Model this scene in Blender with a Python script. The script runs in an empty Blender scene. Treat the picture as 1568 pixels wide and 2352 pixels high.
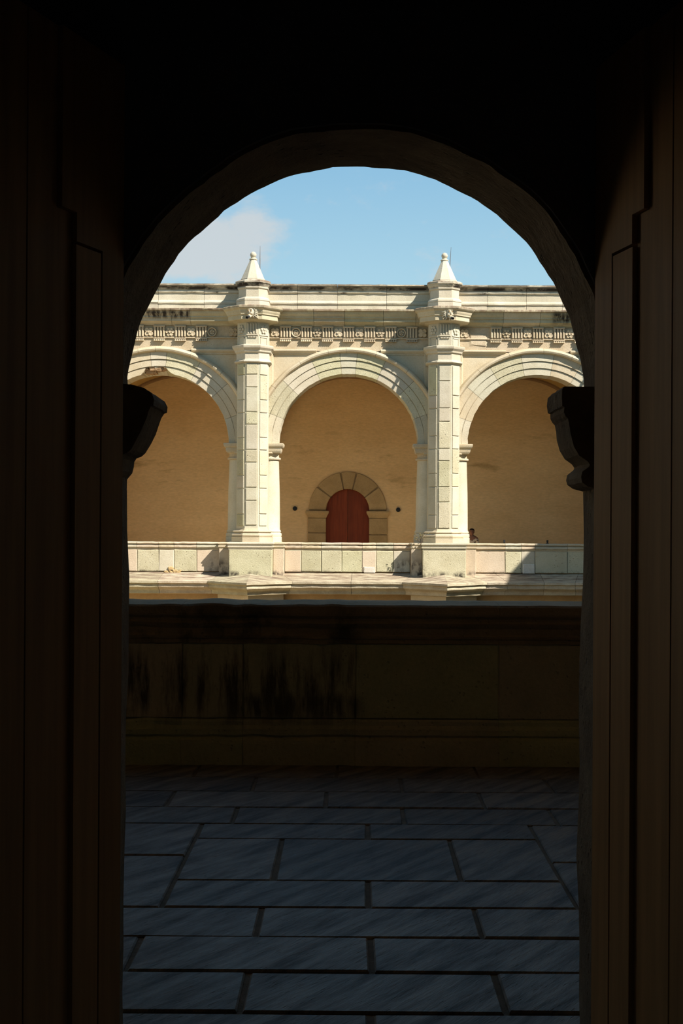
import bpy, bmesh, math, random
from math import sin, cos, pi, radians, sqrt
from mathutils import Vector, Matrix, noise

S = bpy.context.scene
COL = S.collection
random.seed(7)

# ------------------------------------------------------------------ camera
F = 50.0 / 36.0 * 2352.0            # focal length in pixels
cam_d = bpy.data.cameras.new('camera')
cam = bpy.data.objects.new('camera', cam_d); COL.objects.link(cam)
cam_d.sensor_fit = 'VERTICAL'; cam_d.sensor_height = 36.0; cam_d.sensor_width = 24.0
cam_d.lens = 50.0
cam_d.shift_x = -28.0 / 2352.0
cam_d.shift_y = 24.0 / 2352.0
cam_d.clip_end = 500
cam.matrix_world = Matrix.Translation((0, 0, 1.6)) @ Matrix.Rotation(radians(90), 4, 'X') @ Matrix.Rotation(radians(0.32), 4, 'Z')
S.camera = cam

# ------------------------------------------------------------------ sky, sun, exposure
TO_SUN = Vector((1.355, -1.0, 1.54)).normalized()
sun_d = bpy.data.lights.new('sun', 'SUN'); sun_d.energy = 10.4; sun_d.color = (1.0, 0.925, 0.83); sun_d.angle = radians(0.53)
sun = bpy.data.objects.new('sun', sun_d); COL.objects.link(sun)
sun.rotation_euler = TO_SUN.to_track_quat('Z', 'Y').to_euler(); sun.location = (20, -10, 30)

world = bpy.data.worlds.new('sky'); S.world = world; world.use_nodes = True
nt = world.node_tree; nt.nodes.clear()
def wn(t, **kw):
    n = nt.nodes.new(t)
    for k, v in kw.items(): setattr(n, k, v)
    return n
wl = nt.links.new
w_out = wn('ShaderNodeOutputWorld'); w_bg = wn('ShaderNodeBackground'); wl(w_bg.outputs[0], w_out.inputs[0])
w_tc = wn('ShaderNodeTexCoord'); w_sep = wn('ShaderNodeSeparateXYZ'); wl(w_tc.outputs['Generated'], w_sep.inputs[0])
w_rmp = wn('ShaderNodeValToRGB'); wl(w_sep.outputs['Z'], w_rmp.inputs[0])
e = w_rmp.color_ramp.elements
e[0].position = 0.0; e[0].color = (0.52, 0.74, 0.85, 1)
e[1].position = 1.0; e[1].color = (0.095, 0.22, 0.42, 1)
for p_, c_ in ((0.12, (0.455, 0.715, 0.845)), (0.17, (0.42, 0.685, 0.84)), (0.24, (0.295, 0.56, 0.785)), (0.5, (0.165, 0.37, 0.61))):
    q = e.new(p_); q.color = (*c_, 1)
# scattered fair-weather clouds: soft lobes broken up by noise
w_nz = wn('ShaderNodeTexNoise'); w_nz.inputs['Scale'].default_value = 26.0; w_nz.inputs['Detail'].default_value = 7.0; w_nz.inputs['Roughness'].default_value = 0.58
w_map = wn('ShaderNodeMapping'); w_map.inputs['Scale'].default_value = (1, 1, 1.7)
wl(w_tc.outputs['Generated'], w_map.inputs[0]); wl(w_map.outputs[0], w_nz.inputs['Vector'])
def lobe(d, rx, rz):
    d = Vector(d).normalized()
    sub = wn('ShaderNodeVectorMath', operation='SUBTRACT'); wl(w_tc.outputs['Generated'], sub.inputs[0]); sub.inputs[1].default_value = d
    sc = wn('ShaderNodeVectorMath', operation='MULTIPLY'); wl(sub.outputs[0], sc.inputs[0]); sc.inputs[1].default_value = (1/rx, 1/rx, 1/rz)
    ln = wn('ShaderNodeVectorMath', operation='LENGTH'); wl(sc.outputs[0], ln.inputs[0])
    m = wn('ShaderNodeMapRange', interpolation_type='SMOOTHSTEP'); wl(ln.outputs['Value'], m.inputs[0])
    m.inputs[1].default_value = 0.0; m.inputs[2].default_value = 1.0; m.inputs[3].default_value = 1.0; m.inputs[4].default_value = 0.0
    return m.outputs[0]
lobes = [lobe(((480-812)/F, 1, (1200-560)/F), 0.072, 0.046), lobe(((400-812)/F, 1, (1200-590)/F), 0.06, 0.036), lobe(((560-812)/F, 1, (1200-520)/F), 0.034, 0.022),
         lobe((-0.9, 0.6, 0.3), 0.25, 0.12), lobe((0.8, 0.7, 0.42), 0.22, 0.12), lobe((-0.6, -0.8, 0.5), 0.3, 0.16)]
acc = lobes[0]
for l in lobes[1:]:
    mx = wn('ShaderNodeMath', operation='MAXIMUM'); wl(acc, mx.inputs[0]); wl(l, mx.inputs[1]); acc = mx.outputs[0]
w_amp = wn('ShaderNodeMath', operation='MULTIPLY'); wl(w_nz.outputs['Fac'], w_amp.inputs[0]); w_amp.inputs[1].default_value = 1.9
w_add = wn('ShaderNodeMath', operation='ADD'); wl(acc, w_add.inputs[0]); wl(w_amp.outputs[0], w_add.inputs[1])
w_den = wn('ShaderNodeMapRange', interpolation_type='SMOOTHSTEP'); wl(w_add.outputs[0], w_den.inputs[0])
w_den.inputs[1].default_value = 1.10; w_den.inputs[2].default_value = 1.72; w_den.inputs[3].default_value = 0.0; w_den.inputs[4].default_value = 0.85
w_mix = wn('ShaderNodeMix', data_type='RGBA'); wl(w_den.outputs[0], w_mix.inputs[0]); wl(w_rmp.outputs[0], w_mix.inputs[6]); w_mix.inputs[7].default_value = (0.66, 0.70, 0.72, 1)
wl(w_mix.outputs[2], w_bg.inputs[0]); w_bg.inputs[1].default_value = 0.95

vs = S.view_settings
vs.view_transform = 'Standard'; vs.look = 'None'; vs.gamma = 1.0; vs.exposure = 0.0; vs.use_curve_mapping = False

# ------------------------------------------------------------------ materials
def new_mat(name, rough=0.85, spec=0.25):
    m = bpy.data.materials.new(name); m.use_nodes = True
    b = m.node_tree.nodes['Principled BSDF']
    b.inputs['Roughness'].default_value = rough
    b.inputs['Specular IOR Level'].default_value = spec
    return m, m.node_tree, b

def stone(name, c1, c2, scale=2.2, bump=0.35, fine=38.0, rough=0.9, spec=0.15, pits=0.0, pit_scale=26.0, var=0.10, stains=(), streak=None, hue=None, stretch=(1, 1, 1), rot=0.0, rvar=None):
    """mottled stone / plaster; stains = list of (zlo, zhi, strength, colour) bands of dirt, and a painted shadow line at the stone foot, broken by noise."""
    m, t, b = new_mat(name, rough, spec)
    N = t.nodes.new; L = t.links.new
    geo = N('ShaderNodeNewGeometry')
    mp = N('ShaderNodeMapping'); L(geo.outputs['Position'], mp.inputs[0]); mp.vector_type = 'TEXTURE'; mp.inputs['Scale'].default_value = tuple(1/q for q in stretch); mp.inputs['Rotation'].default_value = (0, 0, rot)
    pos = mp.outputs[0]
    n1 = N('ShaderNodeTexNoise'); n1.inputs['Scale'].default_value = scale; n1.inputs['Detail'].default_value = 8; n1.inputs['Roughness'].default_value = 0.62
    L(pos, n1.inputs['Vector'])
    r1 = N('ShaderNodeValToRGB'); L(n1.outputs['Fac'], r1.inputs[0])
    r1.color_ramp.elements[0].position = 0.36; r1.color_ramp.elements[0].color = (*c2, 1)
    r1.color_ramp.elements[1].position = 0.64; r1.color_ramp.elements[1].color = (*c1, 1)
    col = r1.outputs[0]
    n2 = N('ShaderNodeTexNoise'); n2.inputs['Scale'].default_value = fine; n2.inputs['Detail'].default_value = 5; n2.inputs['Roughness'].default_value = 0.7
    L(pos, n2.inputs['Vector'])
    def mulc(col, fac_socket):
        x = N('ShaderNodeMix'); x.data_type = 'RGBA'; x.blend_type = 'MULTIPLY'; x.inputs[0].default_value = 1
        L(col, x.inputs[6]); L(fac_socket, x.inputs[7]); return x.outputs[2]
    mr = N('ShaderNodeMapRange'); L(n2.outputs['Fac'], mr.inputs[0]); mr.inputs[1].default_value = 0.25; mr.inputs[2].default_value = 0.75; mr.inputs[3].default_value = 0.86; mr.inputs[4].default_value = 1.10
    col = mulc(col, mr.outputs[0])
    oi = N('ShaderNodeObjectInfo')
    mo = N('ShaderNodeMapRange'); L(oi.outputs['Random'], mo.inputs[0]); mo.inputs[3].default_value = 1 - var; mo.inputs[4].default_value = 1 + var * 0.5
    col = mulc(col, mo.outputs[0])
    if hue:
        # second random per stone: drift between cream and another tint
        h1 = N('ShaderNodeMath'); h1.operation = 'MULTIPLY'; L(oi.outputs['Random'], h1.inputs[0]); h1.inputs[1].default_value = 7.31
        h2 = N('ShaderNodeMath'); h2.operation = 'FRACT'; L(h1.outputs[0], h2.inputs[0])
        x = N('ShaderNodeMix'); x.data_type = 'RGBA'; L(h2.outputs[0], x.inputs[0]); L(col, x.inputs[6])
        y = N('ShaderNodeMix'); y.data_type = 'RGBA'; y.blend_type = 'MULTIPLY'; y.inputs[0].default_value = 1; L(col, y.inputs[6]); y.inputs[7].default_value = (*hue, 1)
        L(y.outputs[2], x.inputs[7]); col = x.outputs[2]
    hgt = n2.outputs['Fac']
    if pits > 0:
        v = N('ShaderNodeTexVoronoi'); v.inputs['Scale'].default_value = pit_scale; L(pos, v.inputs['Vector'])
        nm = N('ShaderNodeTexNoise'); nm.inputs['Scale'].default_value = pit_scale * 0.22; L(pos, nm.inputs['Vector'])
        pm = N('ShaderNodeMapRange'); L(v.outputs['Distance'], pm.inputs[0]); pm.inputs[1].default_value = 0.10; pm.inputs[2].default_value = 0.24; pm.inputs[3].default_value = 1.0; pm.inputs[4].default_value = 0.0
        gate = N('ShaderNodeMapRange'); L(nm.outputs['Fac'], gate.inputs[0]); gate.inputs[1].default_value = 0.48; gate.inputs[2].default_value = 0.62
        pg = N('ShaderNodeMath'); pg.operation = 'MULTIPLY'; L(pm.outputs[0], pg.inputs[0]); L(gate.outputs[0], pg.inputs[1])
        x = N('ShaderNodeMix'); x.data_type = 'RGBA'
        fm = N('ShaderNodeMath'); fm.operation = 'MULTIPLY'; L(pg.outputs[0], fm.inputs[0]); fm.inputs[1].default_value = pits
        L(fm.outputs[0], x.inputs[0]); L(col, x.inputs[6]); x.inputs[7].default_value = (c2[0]*0.45, c2[1]*0.4, c2[2]*0.32, 1)
        col = x.outputs[2]
        hs = N('ShaderNodeMath'); hs.operation = 'SUBTRACT'; L(n2.outputs['Fac'], hs.inputs[0]); L(pg.outputs[0], hs.inputs[1]); hgt = hs.outputs[0]
    if stains:
        sep = N('ShaderNodeSeparateXYZ'); L(geo.outputs['Position'], sep.inputs[0])
        mp2 = N('ShaderNodeMapping'); L(geo.outputs['Position'], mp2.inputs[0]); mp2.inputs['Scale'].default_value = streak or (1, 1, 1)
        for i, st in enumerate(stains):
            zlo, zhi, amt, sc = st[:4]
            n3 = N('ShaderNodeTexNoise'); n3.inputs['Scale'].default_value = 2.3 + i * 0.7; n3.inputs['Detail'].default_value = 9; n3.inputs['Roughness'].default_value = 0.68
            L(mp2.outputs[0], n3.inputs['Vector'])
            a = N('ShaderNodeMapRange'); a.interpolation_type = 'SMOOTHSTEP'; L(sep.outputs['Z'], a.inputs[0]); w = (zhi - zlo) * 0.3
            a.inputs[1].default_value = zlo - w; a.inputs[2].default_value = zlo + w
            c = N('ShaderNodeMapRange'); c.interpolation_type = 'SMOOTHSTEP'; L(sep.outputs['Z'], c.inputs[0]); c.inputs[1].default_value = zhi - w; c.inputs[2].default_value = zhi + w; c.inputs[3].default_value = 1; c.inputs[4].default_value = 0
            d = N('ShaderNodeMath'); d.operation = 'MULTIPLY'; L(a.outputs[0], d.inputs[0]); L(c.outputs[0], d.inputs[1])
            if len(st) > 4:   # limited in x: (x0, x1)
                for (u0, u1, lo, hi) in ((st[4] - 0.12, st[4] + 0.05, 0, 1), (st[5] - 0.05, st[5] + 0.12, 1, 0)):
                    g = N('ShaderNodeMapRange'); g.interpolation_type = 'SMOOTHSTEP'; L(sep.outputs['X'], g.inputs[0])
                    g.inputs[1].default_value = u0; g.inputs[2].default_value = u1; g.inputs[3].default_value = lo; g.inputs[4].default_value = hi
                    dd = N('ShaderNodeMath'); dd.operation = 'MULTIPLY'; L(d.outputs[0], dd.inputs[0]); L(g.outputs[0], dd.inputs[1]); d = dd
            f = N('ShaderNodeMapRange'); L(n3.outputs['Fac'], f.inputs[0]); f.inputs[1].default_value = 0.60 - 0.28 * amt; f.inputs[2].default_value = 0.70 - 0.18 * amt
            h = N('ShaderNodeMath'); h.operation = 'MULTIPLY'; h.use_clamp = True; L(d.outputs[0], h.inputs[0]); L(f.outputs[0], h.inputs[1])
            x = N('ShaderNodeMix'); x.data_type = 'RGBA'; L(h.outputs[0], x.inputs[0]); L(col, x.inputs[6]); x.inputs[7].default_value = (*sc, 1)
            col = x.outputs[2]
    if rvar:
        rm = N('ShaderNodeMapRange'); L(n1.outputs['Fac'], rm.inputs[0]); rm.inputs[1].default_value = 0.36; rm.inputs[2].default_value = 0.64
        rm.inputs[3].default_value = rvar[1]; rm.inputs[4].default_value = rvar[0]; L(rm.outputs[0], b.inputs['Roughness'])
    L(col, b.inputs['Base Color'])
    bp = N('ShaderNodeBump'); bp.inputs['Strength'].default_value = bump; bp.inputs['Distance'].default_value = 0.02
    L(hgt, bp.inputs['Height']); L(bp.outputs[0], b.inputs['Normal'])
    return m

def wood(name, c1, c2, grain=(9, 9, 0.5), rough=0.6, spec=0.3):
    m, t, b = new_mat(name, rough, spec)
    N = t.nodes.new; L = t.links.new
    tc = N('ShaderNodeTexCoord'); mp = N('ShaderNodeMapping'); L(tc.outputs['Object'], mp.inputs[0]); mp.inputs['Scale'].default_value = grain
    n = N('ShaderNodeTexNoise'); n.inputs['Scale'].default_value = 3; n.inputs['Detail'].default_value = 7; L(mp.outputs[0], n.inputs['Vector'])
    r = N('ShaderNodeValToRGB'); L(n.outputs['Fac'], r.inputs[0])
    r.color_ramp.elements[0].position = 0.3; r.color_ramp.elements[0].color = (*c2, 1); r.color_ramp.elements[1].position = 0.7; r.color_ramp.elements[1].color = (*c1, 1)
    oi = N('ShaderNodeObjectInfo'); mo = N('ShaderNodeMapRange'); L(oi.outputs['Random'], mo.inputs[0]); mo.inputs[3].default_value = 0.82; mo.inputs[4].default_value = 1.12
    x = N('ShaderNodeMix'); x.data_type = 'RGBA'; x.blend_type = 'MULTIPLY'; x.inputs[0].default_value = 1; L(r.outputs[0], x.inputs[6]); L(mo.outputs[0], x.inputs[7])
    L(x.outputs[2], b.inputs['Base Color'])
    bp = N('ShaderNodeBump'); bp.inputs['Strength'].default_value = 0.25; bp.inputs['Distance'].default_value = 0.004; L(n.outputs['Fac'], bp.inputs['Height']); L(bp.outputs[0], b.inputs['Normal'])
    return m

def flat(name, c, rough=0.7, spec=0.3, metal=0.0):
    m, t, b = new_mat(name, rough, spec); N = t.nodes.new; L = t.links.new
    geo = N('ShaderNodeNewGeometry'); n = N('ShaderNodeTexNoise'); n.inputs['Scale'].default_value = 20; n.inputs['Detail'].default_value = 4; L(geo.outputs['Position'], n.inputs['Vector'])
    mr = N('ShaderNodeMapRange'); L(n.outputs['Fac'], mr.inputs[0]); mr.inputs[3].default_value = 0.8; mr.inputs[4].default_value = 1.15
    x = N('ShaderNodeMix'); x.data_type = 'RGBA'; x.blend_type = 'MULTIPLY'; x.inputs[0].default_value = 1; x.inputs[6].default_value = (*c, 1); L(mr.outputs[0], x.inputs[7]); L(x.outputs[2], b.inputs['Base Color'])
    b.inputs['Metallic'].default_value = metal
    return m

BLK = (0.035, 0.028, 0.022); BRN = (0.20, 0.145, 0.10)
CREAM = (0.525, 0.475, 0.37); CREAM2 = (0.455, 0.40, 0.295); GRN = (0.93, 1.0, 0.86)
M = {}
M['cream'] = stone('cream cantera stone', CREAM, CREAM2, 1.6, 0.30, hue=(0.96, 1.0, 0.97), pits=0.3, stains=((0.08, 0.315, 0.5, BLK), (0.1, 0.60, 0.55, (0.075, 0.06, 0.045), -3.72, -3.22), (0.1, 0.60, 0.55, (0.075, 0.06, 0.045), 1.15, 1.80)), streak=(1.6, 1, 1.0))  # black foot band: mossy joint with the shadow gap painted in
M['warm'] = stone('warm cantera stone', (0.535, 0.46, 0.33), (0.475, 0.39, 0.26), 1.8, 0.30, hue=(0.98, 1.0, 1.0), pits=0.2)
M['pitted'] = stone('pitted green cantera stone', (0.515, 0.465, 0.335), (0.445, 0.395, 0.27), 2.4, 0.6, hue=(0.95, 1.0, 0.90), pits=0.75, pit_scale=17, var=0.14, stains=((0.08, 0.315, 0.5, BLK), (0.1, 0.60, 0.55, (0.075, 0.06, 0.045), -3.72, -3.22), (0.1, 0.60, 0.55, (0.075, 0.06, 0.045), 1.15, 1.80)), streak=(1.6, 1, 1.0))  # lowest black band again paints moss and the gap's shadow
M['pink'] = stone('pinkish cantera stone', (0.53, 0.445, 0.335), (0.48, 0.395, 0.285), 1.8, 0.35, hue=(1.0, 0.97, 0.94), pits=0.25, var=0.08, stains=((0.08, 0.315, 0.5, BLK), (0.1, 0.60, 0.55, (0.075, 0.06, 0.045), -3.72, -3.22), (0.1, 0.60, 0.55, (0.075, 0.06, 0.045), 1.15, 1.80)), streak=(1.6, 1, 1.0))  # foot line as above: moss plus painted shadow of the gap
M['pale'] = stone('pale mortar patch', (0.62, 0.575, 0.50), (0.54, 0.495, 0.41), 4, 0.4)
M['attic'] = stone('weathered attic stone', CREAM, CREAM2, 1.5, 0.3, hue=(0.98, 1.0, 0.97), pits=0.15,
                   stains=((7.70, 7.79, 0.95, BLK), (7.80, 7.90, 0.85, BRN), (7.61, 7.66, 0.25, BLK), (7.10, 7.20, 0.35, BRN)), streak=(0.8, 1, 1.5))
M['cornice'] = stone('weathered cornice stone', (0.505, 0.44, 0.315), (0.42, 0.355, 0.24), 1.7, 0.35, hue=(0.94, 1.0, 0.9), pits=0.2,
                     stains=((7.12, 7.30, 0.9, BRN), (6.94, 7.13, 0.85, BLK, -5.45, -4.35), (6.86, 7.13, 0.9, BLK, 5.22, 5.62)), streak=(3.0, 1, 0.8))
M['cap'] = stone('dark weathered coping', CREAM, CREAM2, 1.7, 0.35, stains=((7.69, 7.81, 0.55, BLK), (7.81, 7.90, 0.7, BRN)), streak=(1, 1, 1.5))
M['ledge'] = stone('lichen stained ledge stone', (0.50, 0.43, 0.32), (0.39, 0.32, 0.23), 2.6, 0.55, fine=30, pits=0.3, hue=(0.93, 1.0, 0.92),
                   stains=((0.09, 0.34, 0.62, (0.15, 0.105, 0.075)),), streak=(0.8, 5.5, 1))
M['frieze'] = stone('carved frieze stone', (0.53, 0.445, 0.32), (0.45, 0.36, 0.24), 2.6, 0.5, hue=(0.98, 0.99, 0.97), pits=0.3)
M['broken'] = stone('freshly broken stone', (0.46, 0.31, 0.175), (0.30, 0.185, 0.10), 5, 1.0, fine=16)
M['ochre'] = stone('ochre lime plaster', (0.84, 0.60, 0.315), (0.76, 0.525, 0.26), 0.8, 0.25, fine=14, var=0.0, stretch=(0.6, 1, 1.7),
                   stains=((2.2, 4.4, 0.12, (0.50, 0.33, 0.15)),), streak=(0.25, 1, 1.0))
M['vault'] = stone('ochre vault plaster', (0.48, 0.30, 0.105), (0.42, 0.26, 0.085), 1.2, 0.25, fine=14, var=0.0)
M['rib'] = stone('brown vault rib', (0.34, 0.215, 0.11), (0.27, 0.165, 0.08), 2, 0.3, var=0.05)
M['gfloor'] = stone('pale gallery floor tiles', (0.80, 0.65, 0.42), (0.74, 0.58, 0.36), 2, 0.2, var=0)
M['surround'] = stone('tan door surround stone', (0.53, 0.375, 0.185), (0.44, 0.305, 0.145), 3, 0.5, var=0.10, pits=0.2)
M['joint'] = stone('sandy joint mortar', (0.33, 0.235, 0.12), (0.27, 0.18, 0.09), 5, 0.5, var=0)
M['rust'] = stone('rusty lower wall plaster', (0.47, 0.32, 0.16), (0.38, 0.24, 0.11), 1.6, 0.5, var=0.05)
M['ground'] = stone('courtyard paving', (0.40, 0.30, 0.17), (0.33, 0.245, 0.13), 1.2, 0.4, var=0.05)
M['flag'] = stone('grey flagstone', (0.36, 0.275, 0.20), (0.13, 0.10, 0.08), 2.6, 0.7, fine=13, rough=0.42, spec=0.34, rvar=(0.34, 0.62), var=0.22, pits=0.35, pit_scale=20, stretch=(0.7, 4.5, 1), rot=radians(58))
M['mortar'] = stone('brown floor mortar', (0.30, 0.22, 0.15), (0.20, 0.145, 0.10), 6, 0.7, var=0)
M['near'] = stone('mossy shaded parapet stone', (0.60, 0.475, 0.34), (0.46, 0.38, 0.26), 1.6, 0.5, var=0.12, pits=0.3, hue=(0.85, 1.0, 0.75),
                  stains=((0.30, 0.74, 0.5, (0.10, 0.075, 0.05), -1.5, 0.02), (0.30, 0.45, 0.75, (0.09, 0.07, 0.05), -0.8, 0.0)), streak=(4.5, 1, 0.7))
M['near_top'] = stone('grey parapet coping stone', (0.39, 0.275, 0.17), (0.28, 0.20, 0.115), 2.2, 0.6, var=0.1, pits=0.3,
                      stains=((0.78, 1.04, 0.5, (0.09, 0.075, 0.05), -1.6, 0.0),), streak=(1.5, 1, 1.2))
M['jamb'] = stone('doorway stone', (0.36, 0.27, 0.18), (0.22, 0.16, 0.105), 5, 0.8, fine=22, var=0.05, pits=0.4)
M['room'] = stone('dark room plaster', (0.30, 0.27, 0.26), (0.24, 0.22, 0.21), 1.5, 0.3, var=0)
M['corr'] = stone('corridor plaster', (0.52, 0.40, 0.25), (0.45, 0.335, 0.20), 1.0, 0.3, var=0)
M['leaf'] = wood('dark brown door wood', (0.74, 0.41, 0.165), (0.56, 0.30, 0.115), rough=0.6, spec=0.22)
M['red'] = wood('red brown door planks', (0.26, 0.050, 0.013), (0.175, 0.031, 0.008), grain=(6, 6, 0.6))
M['iron'] = flat('black iron', (0.012, 0.012, 0.013), 0.5, 0.4)
M['rod'] = flat('grey steel rod', (0.16, 0.15, 0.15), 0.4, 0.4, 0.6)
M['skin'] = flat('skin', (0.27, 0.125, 0.075), 0.6, 0.3)
M['hair'] = flat('dark hair', (0.025, 0.016, 0.012), 0.6, 0.3)
M['eye'] = flat('eye', (0.03, 0.02, 0.02), 0.3, 0.5)
M['lip'] = flat('lips', (0.27, 0.09, 0.07), 0.5, 0.3)
def shirt_mat():
    m, t, b = new_mat('floral blouse', 0.9, 0.1); N = t.nodes.new; L = t.links.new
    g = N('ShaderNodeNewGeometry'); v = N('ShaderNodeTexVoronoi'); v.inputs['Scale'].default_value = 14; L(g.outputs['Position'], v.inputs['Vector'])
    r = N('ShaderNodeValToRGB'); L(v.outputs['Distance'], r.inputs[0]); r.color_ramp.elements[0].position = 0.28; r.color_ramp.elements[0].color = (0.16, 0.11, 0.09, 1); r.color_ramp.elements[1].position = 0.42; r.color_ramp.elements[1].color = (0.62, 0.52, 0.40, 1)
    L(r.outputs[0], b.inputs['Base Color']); return m
M['shirt'] = shirt_mat()
M['trousers'] = flat('dark trousers', (0.05, 0.05, 0.06), 0.9, 0.1)
M['twig'] = flat('dry twig', (0.10, 0.07, 0.045), 0.9, 0.1)
M['dryleaf'] = flat('dry leaf', (0.16, 0.13, 0.06), 0.9, 0.1)

# ------------------------------------------------------------------ mesh helpers
class MB:
    def __init__(s): s.v = []; s.f = []
    def add(s, vs, fs):
        o = len(s.v); s.v += [tuple(p) for p in vs]; s.f += [tuple(i + o for i in f) for f in fs]; return s
    def box(s, x0, x1, y0, y1, z0, z1):
        return s.add([(x0,y0,z0),(x1,y0,z0),(x1,y1,z0),(x0,y1,z0),(x0,y0,z1),(x1,y0,z1),(x1,y1,z1),(x0,y1,z1)],
                     [(0,3,2,1),(4,5,6,7),(0,1,5,4),(1,2,6,5),(2,3,7,6),(3,0,4,7)])
    def boss(s, x0, x1, y0, y1, z0, z1, b=0.012, jit=0.0):
        """block whose front (low y) face is chamfered by b"""
        r = lambda: random.uniform(-jit, jit)
        v = [(x0,y1,z0),(x1,y1,z0),(x1,y1,z1),(x0,y1,z1)]
        v += [(x0+r(),y0+b,z0+r()),(x1+r(),y0+b,z0+r()),(x1+r(),y0+b,z1+r()),(x0+r(),y0+b,z1+r())]
        v += [(x0+b+r(),y0,z0+b+r()),(x1-b+r(),y0,z0+b+r()),(x1-b+r(),y0,z1-b+r()),(x0+b+r(),y0,z1-b+r())]
        f = [(3,2,1,0)]
        for a in (0, 4):
            for i in range(4):
                j = (i+1) % 4; f.append((a+i, a+j, a+4+j, a+4+i))
        f.append((8,9,10,11))
        return s.add(v, f)
    def prism_x(s, prof, x0, x1):
        """closed profile [(y,z)] extruded along x"""
        n = len(prof)
        v = [(x0, y, z) for y, z in prof] + [(x1, y, z) for y, z in prof]
        f = [(i, (i+1) % n, n+(i+1) % n, n+i) for i in range(n)] + [tuple(range(n-1, -1, -1)), tuple(range(n, 2*n))]
        return s.add(v, f)
    def prism_y(s, poly, y0, y1):
        """closed polygon [(x,z)] extruded along y"""
        n = len(poly)
        v = [(x, y0, z) for x, z in poly] + [(x, y1, z) for x, z in poly]
        f = [(i, (i+1) % n, n+(i+1) % n, n+i) for i in range(n)] + [tuple(range(n-1, -1, -1)), tuple(range(n, 2*n))]
        return s.add(v, f)
    def rings(s, rings, cap=True, closed=True):
        n = len(rings[0]); v = [p for r in rings for p in r]; f = []
        m = n if closed else n-1
        for k in range(len(rings)-1):
            for i in range(m):
                j = (i+1) % n; f.append((k*n+i, k*n+j, (k+1)*n+j, (k+1)*n+i))
        if cap: f += [tuple(range(n-1, -1, -1)), tuple((len(rings)-1)*n+i for i in range(n))]
        return s.add(v, f)
    def loft(s, plan, prof, cap=True):
        """closed plan polygon [(x,y)] (ccw from above) grown by off at height z for each (off,z)"""
        return s.rings([[(x, y, z) for x, y in offset(plan, o)] for o, z in prof], cap)
    def lathe(s, prof, c=(0, 0), n=20, sx=1, sy=1):
        return s.rings([[(c[0]+sx*r*cos(2*pi*i/n), c[1]+sy*r*sin(2*pi*i/n), z) for i in range(n)] for r, z in prof])
    def ball(s, c, r, n=12, m=8, sc=(1, 1, 1)):
        rg = []
        for k in range(m+1):
            a = -pi/2 + pi*k/m; rr = max(cos(a), 0.02)
            rg.append([(c[0]+sc[0]*r*rr*cos(2*pi*i/n), c[1]+sc[1]*r*rr*sin(2*pi*i/n), c[2]+sc[2]*r*sin(a)) for i in range(n)])
        return s.rings(rg)
    def tube(s, pts, rad, n=8):
        if not isinstance(rad, (list, tuple)): rad = [rad]*len(pts)
        pts = [Vector(p) for p in pts]; rg = []
        for i, p in enumerate(pts):
            d = (pts[min(i+1, len(pts)-1)] - pts[max(i-1, 0)]).normalized()
            u = d.cross(Vector((0, 0, 1)) if abs(d.z) < 0.9 else Vector((1, 0, 0))).normalized(); w = d.cross(u)
            rg.append([tuple(p + (u*cos(2*pi*k/n) + w*sin(2*pi*k/n))*rad[i]) for k in range(n)])
        return s.rings(rg)
    def jitter(s, a, sc=3.0, seed=0.0):
        s.v = [tuple(Vector(p) + noise.noise_vector(Vector(p)*sc + Vector((seed, 0, 0)))*a) for p in s.v]; return s
    def build(s, name, mat, parent=None, smooth=False, label=None):
        me = bpy.data.meshes.new(name); me.from_pydata(s.v, [], s.f)
        bm = bmesh.new(); bm.from_mesh(me); bmesh.ops.recalc_face_normals(bm, faces=bm.faces); bm.to_mesh(me); bm.free()
        if smooth:
            me.polygons.foreach_set('use_smooth', [True]*len(me.polygons))
            try: me.set_sharp_from_angle(angle=radians(38))
            except Exception: pass
        me.materials.append(M[mat] if isinstance(mat, str) else mat)
        o = bpy.data.objects.new(name, me); COL.objects.link(o)
        if parent: o.parent = parent
        if label: o['label'] = label
        return o

def offset(plan, d):
    n = len(plan); out = []
    for i in range(n):
        p0 = Vector(plan[i-1]); p1 = Vector(plan[i]); p2 = Vector(plan[(i+1) % n])
        a = (p1-p0).normalized(); b = (p2-p1).normalized()
        na = Vector((a.y, -a.x)); nb = Vector((b.y, -b.x)); m = (na+nb).normalized()
        out.append(tuple(p1 + m*(d/max(m.dot(na), 0.3))))
    return out

def thing(name, label, cat, loc=(0, 0, 0), rz=0.0, group=None):
    o = bpy.data.objects.new(name, None); COL.objects.link(o); o.empty_display_size = 0.2
    o.location = loc; o.rotation_euler = (0, 0, rz); o['label'] = label; o['category'] = cat
    if group: o['group'] = group
    return o
def tag(o, label, cat, group=None):
    o['label'] = label; o['category'] = cat
    if group: o['group'] = group
    return o
def struct(o, label=None):
    o['kind'] = 'structure'
    if label: o['label'] = label
    return o
def struct_empty(name, label=None):
    o = bpy.data.objects.new(name, None); COL.objects.link(o); o['kind'] = 'structure'
    if label: o['label'] = label
    return o
def copy_tree(o, parent=None):
    c = o.copy(); COL.objects.link(c); c.parent = parent
    for ch in list(o.children): copy_tree(ch, c)
    return c

def arch_pts(cx, cz, r, n=48, a0=0.0, a1=pi):
    return [(cx + r*cos(a0+(a1-a0)*i/n), cz + r*sin(a0+(a1-a0)*i/n)) for i in range(n+1)]

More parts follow.
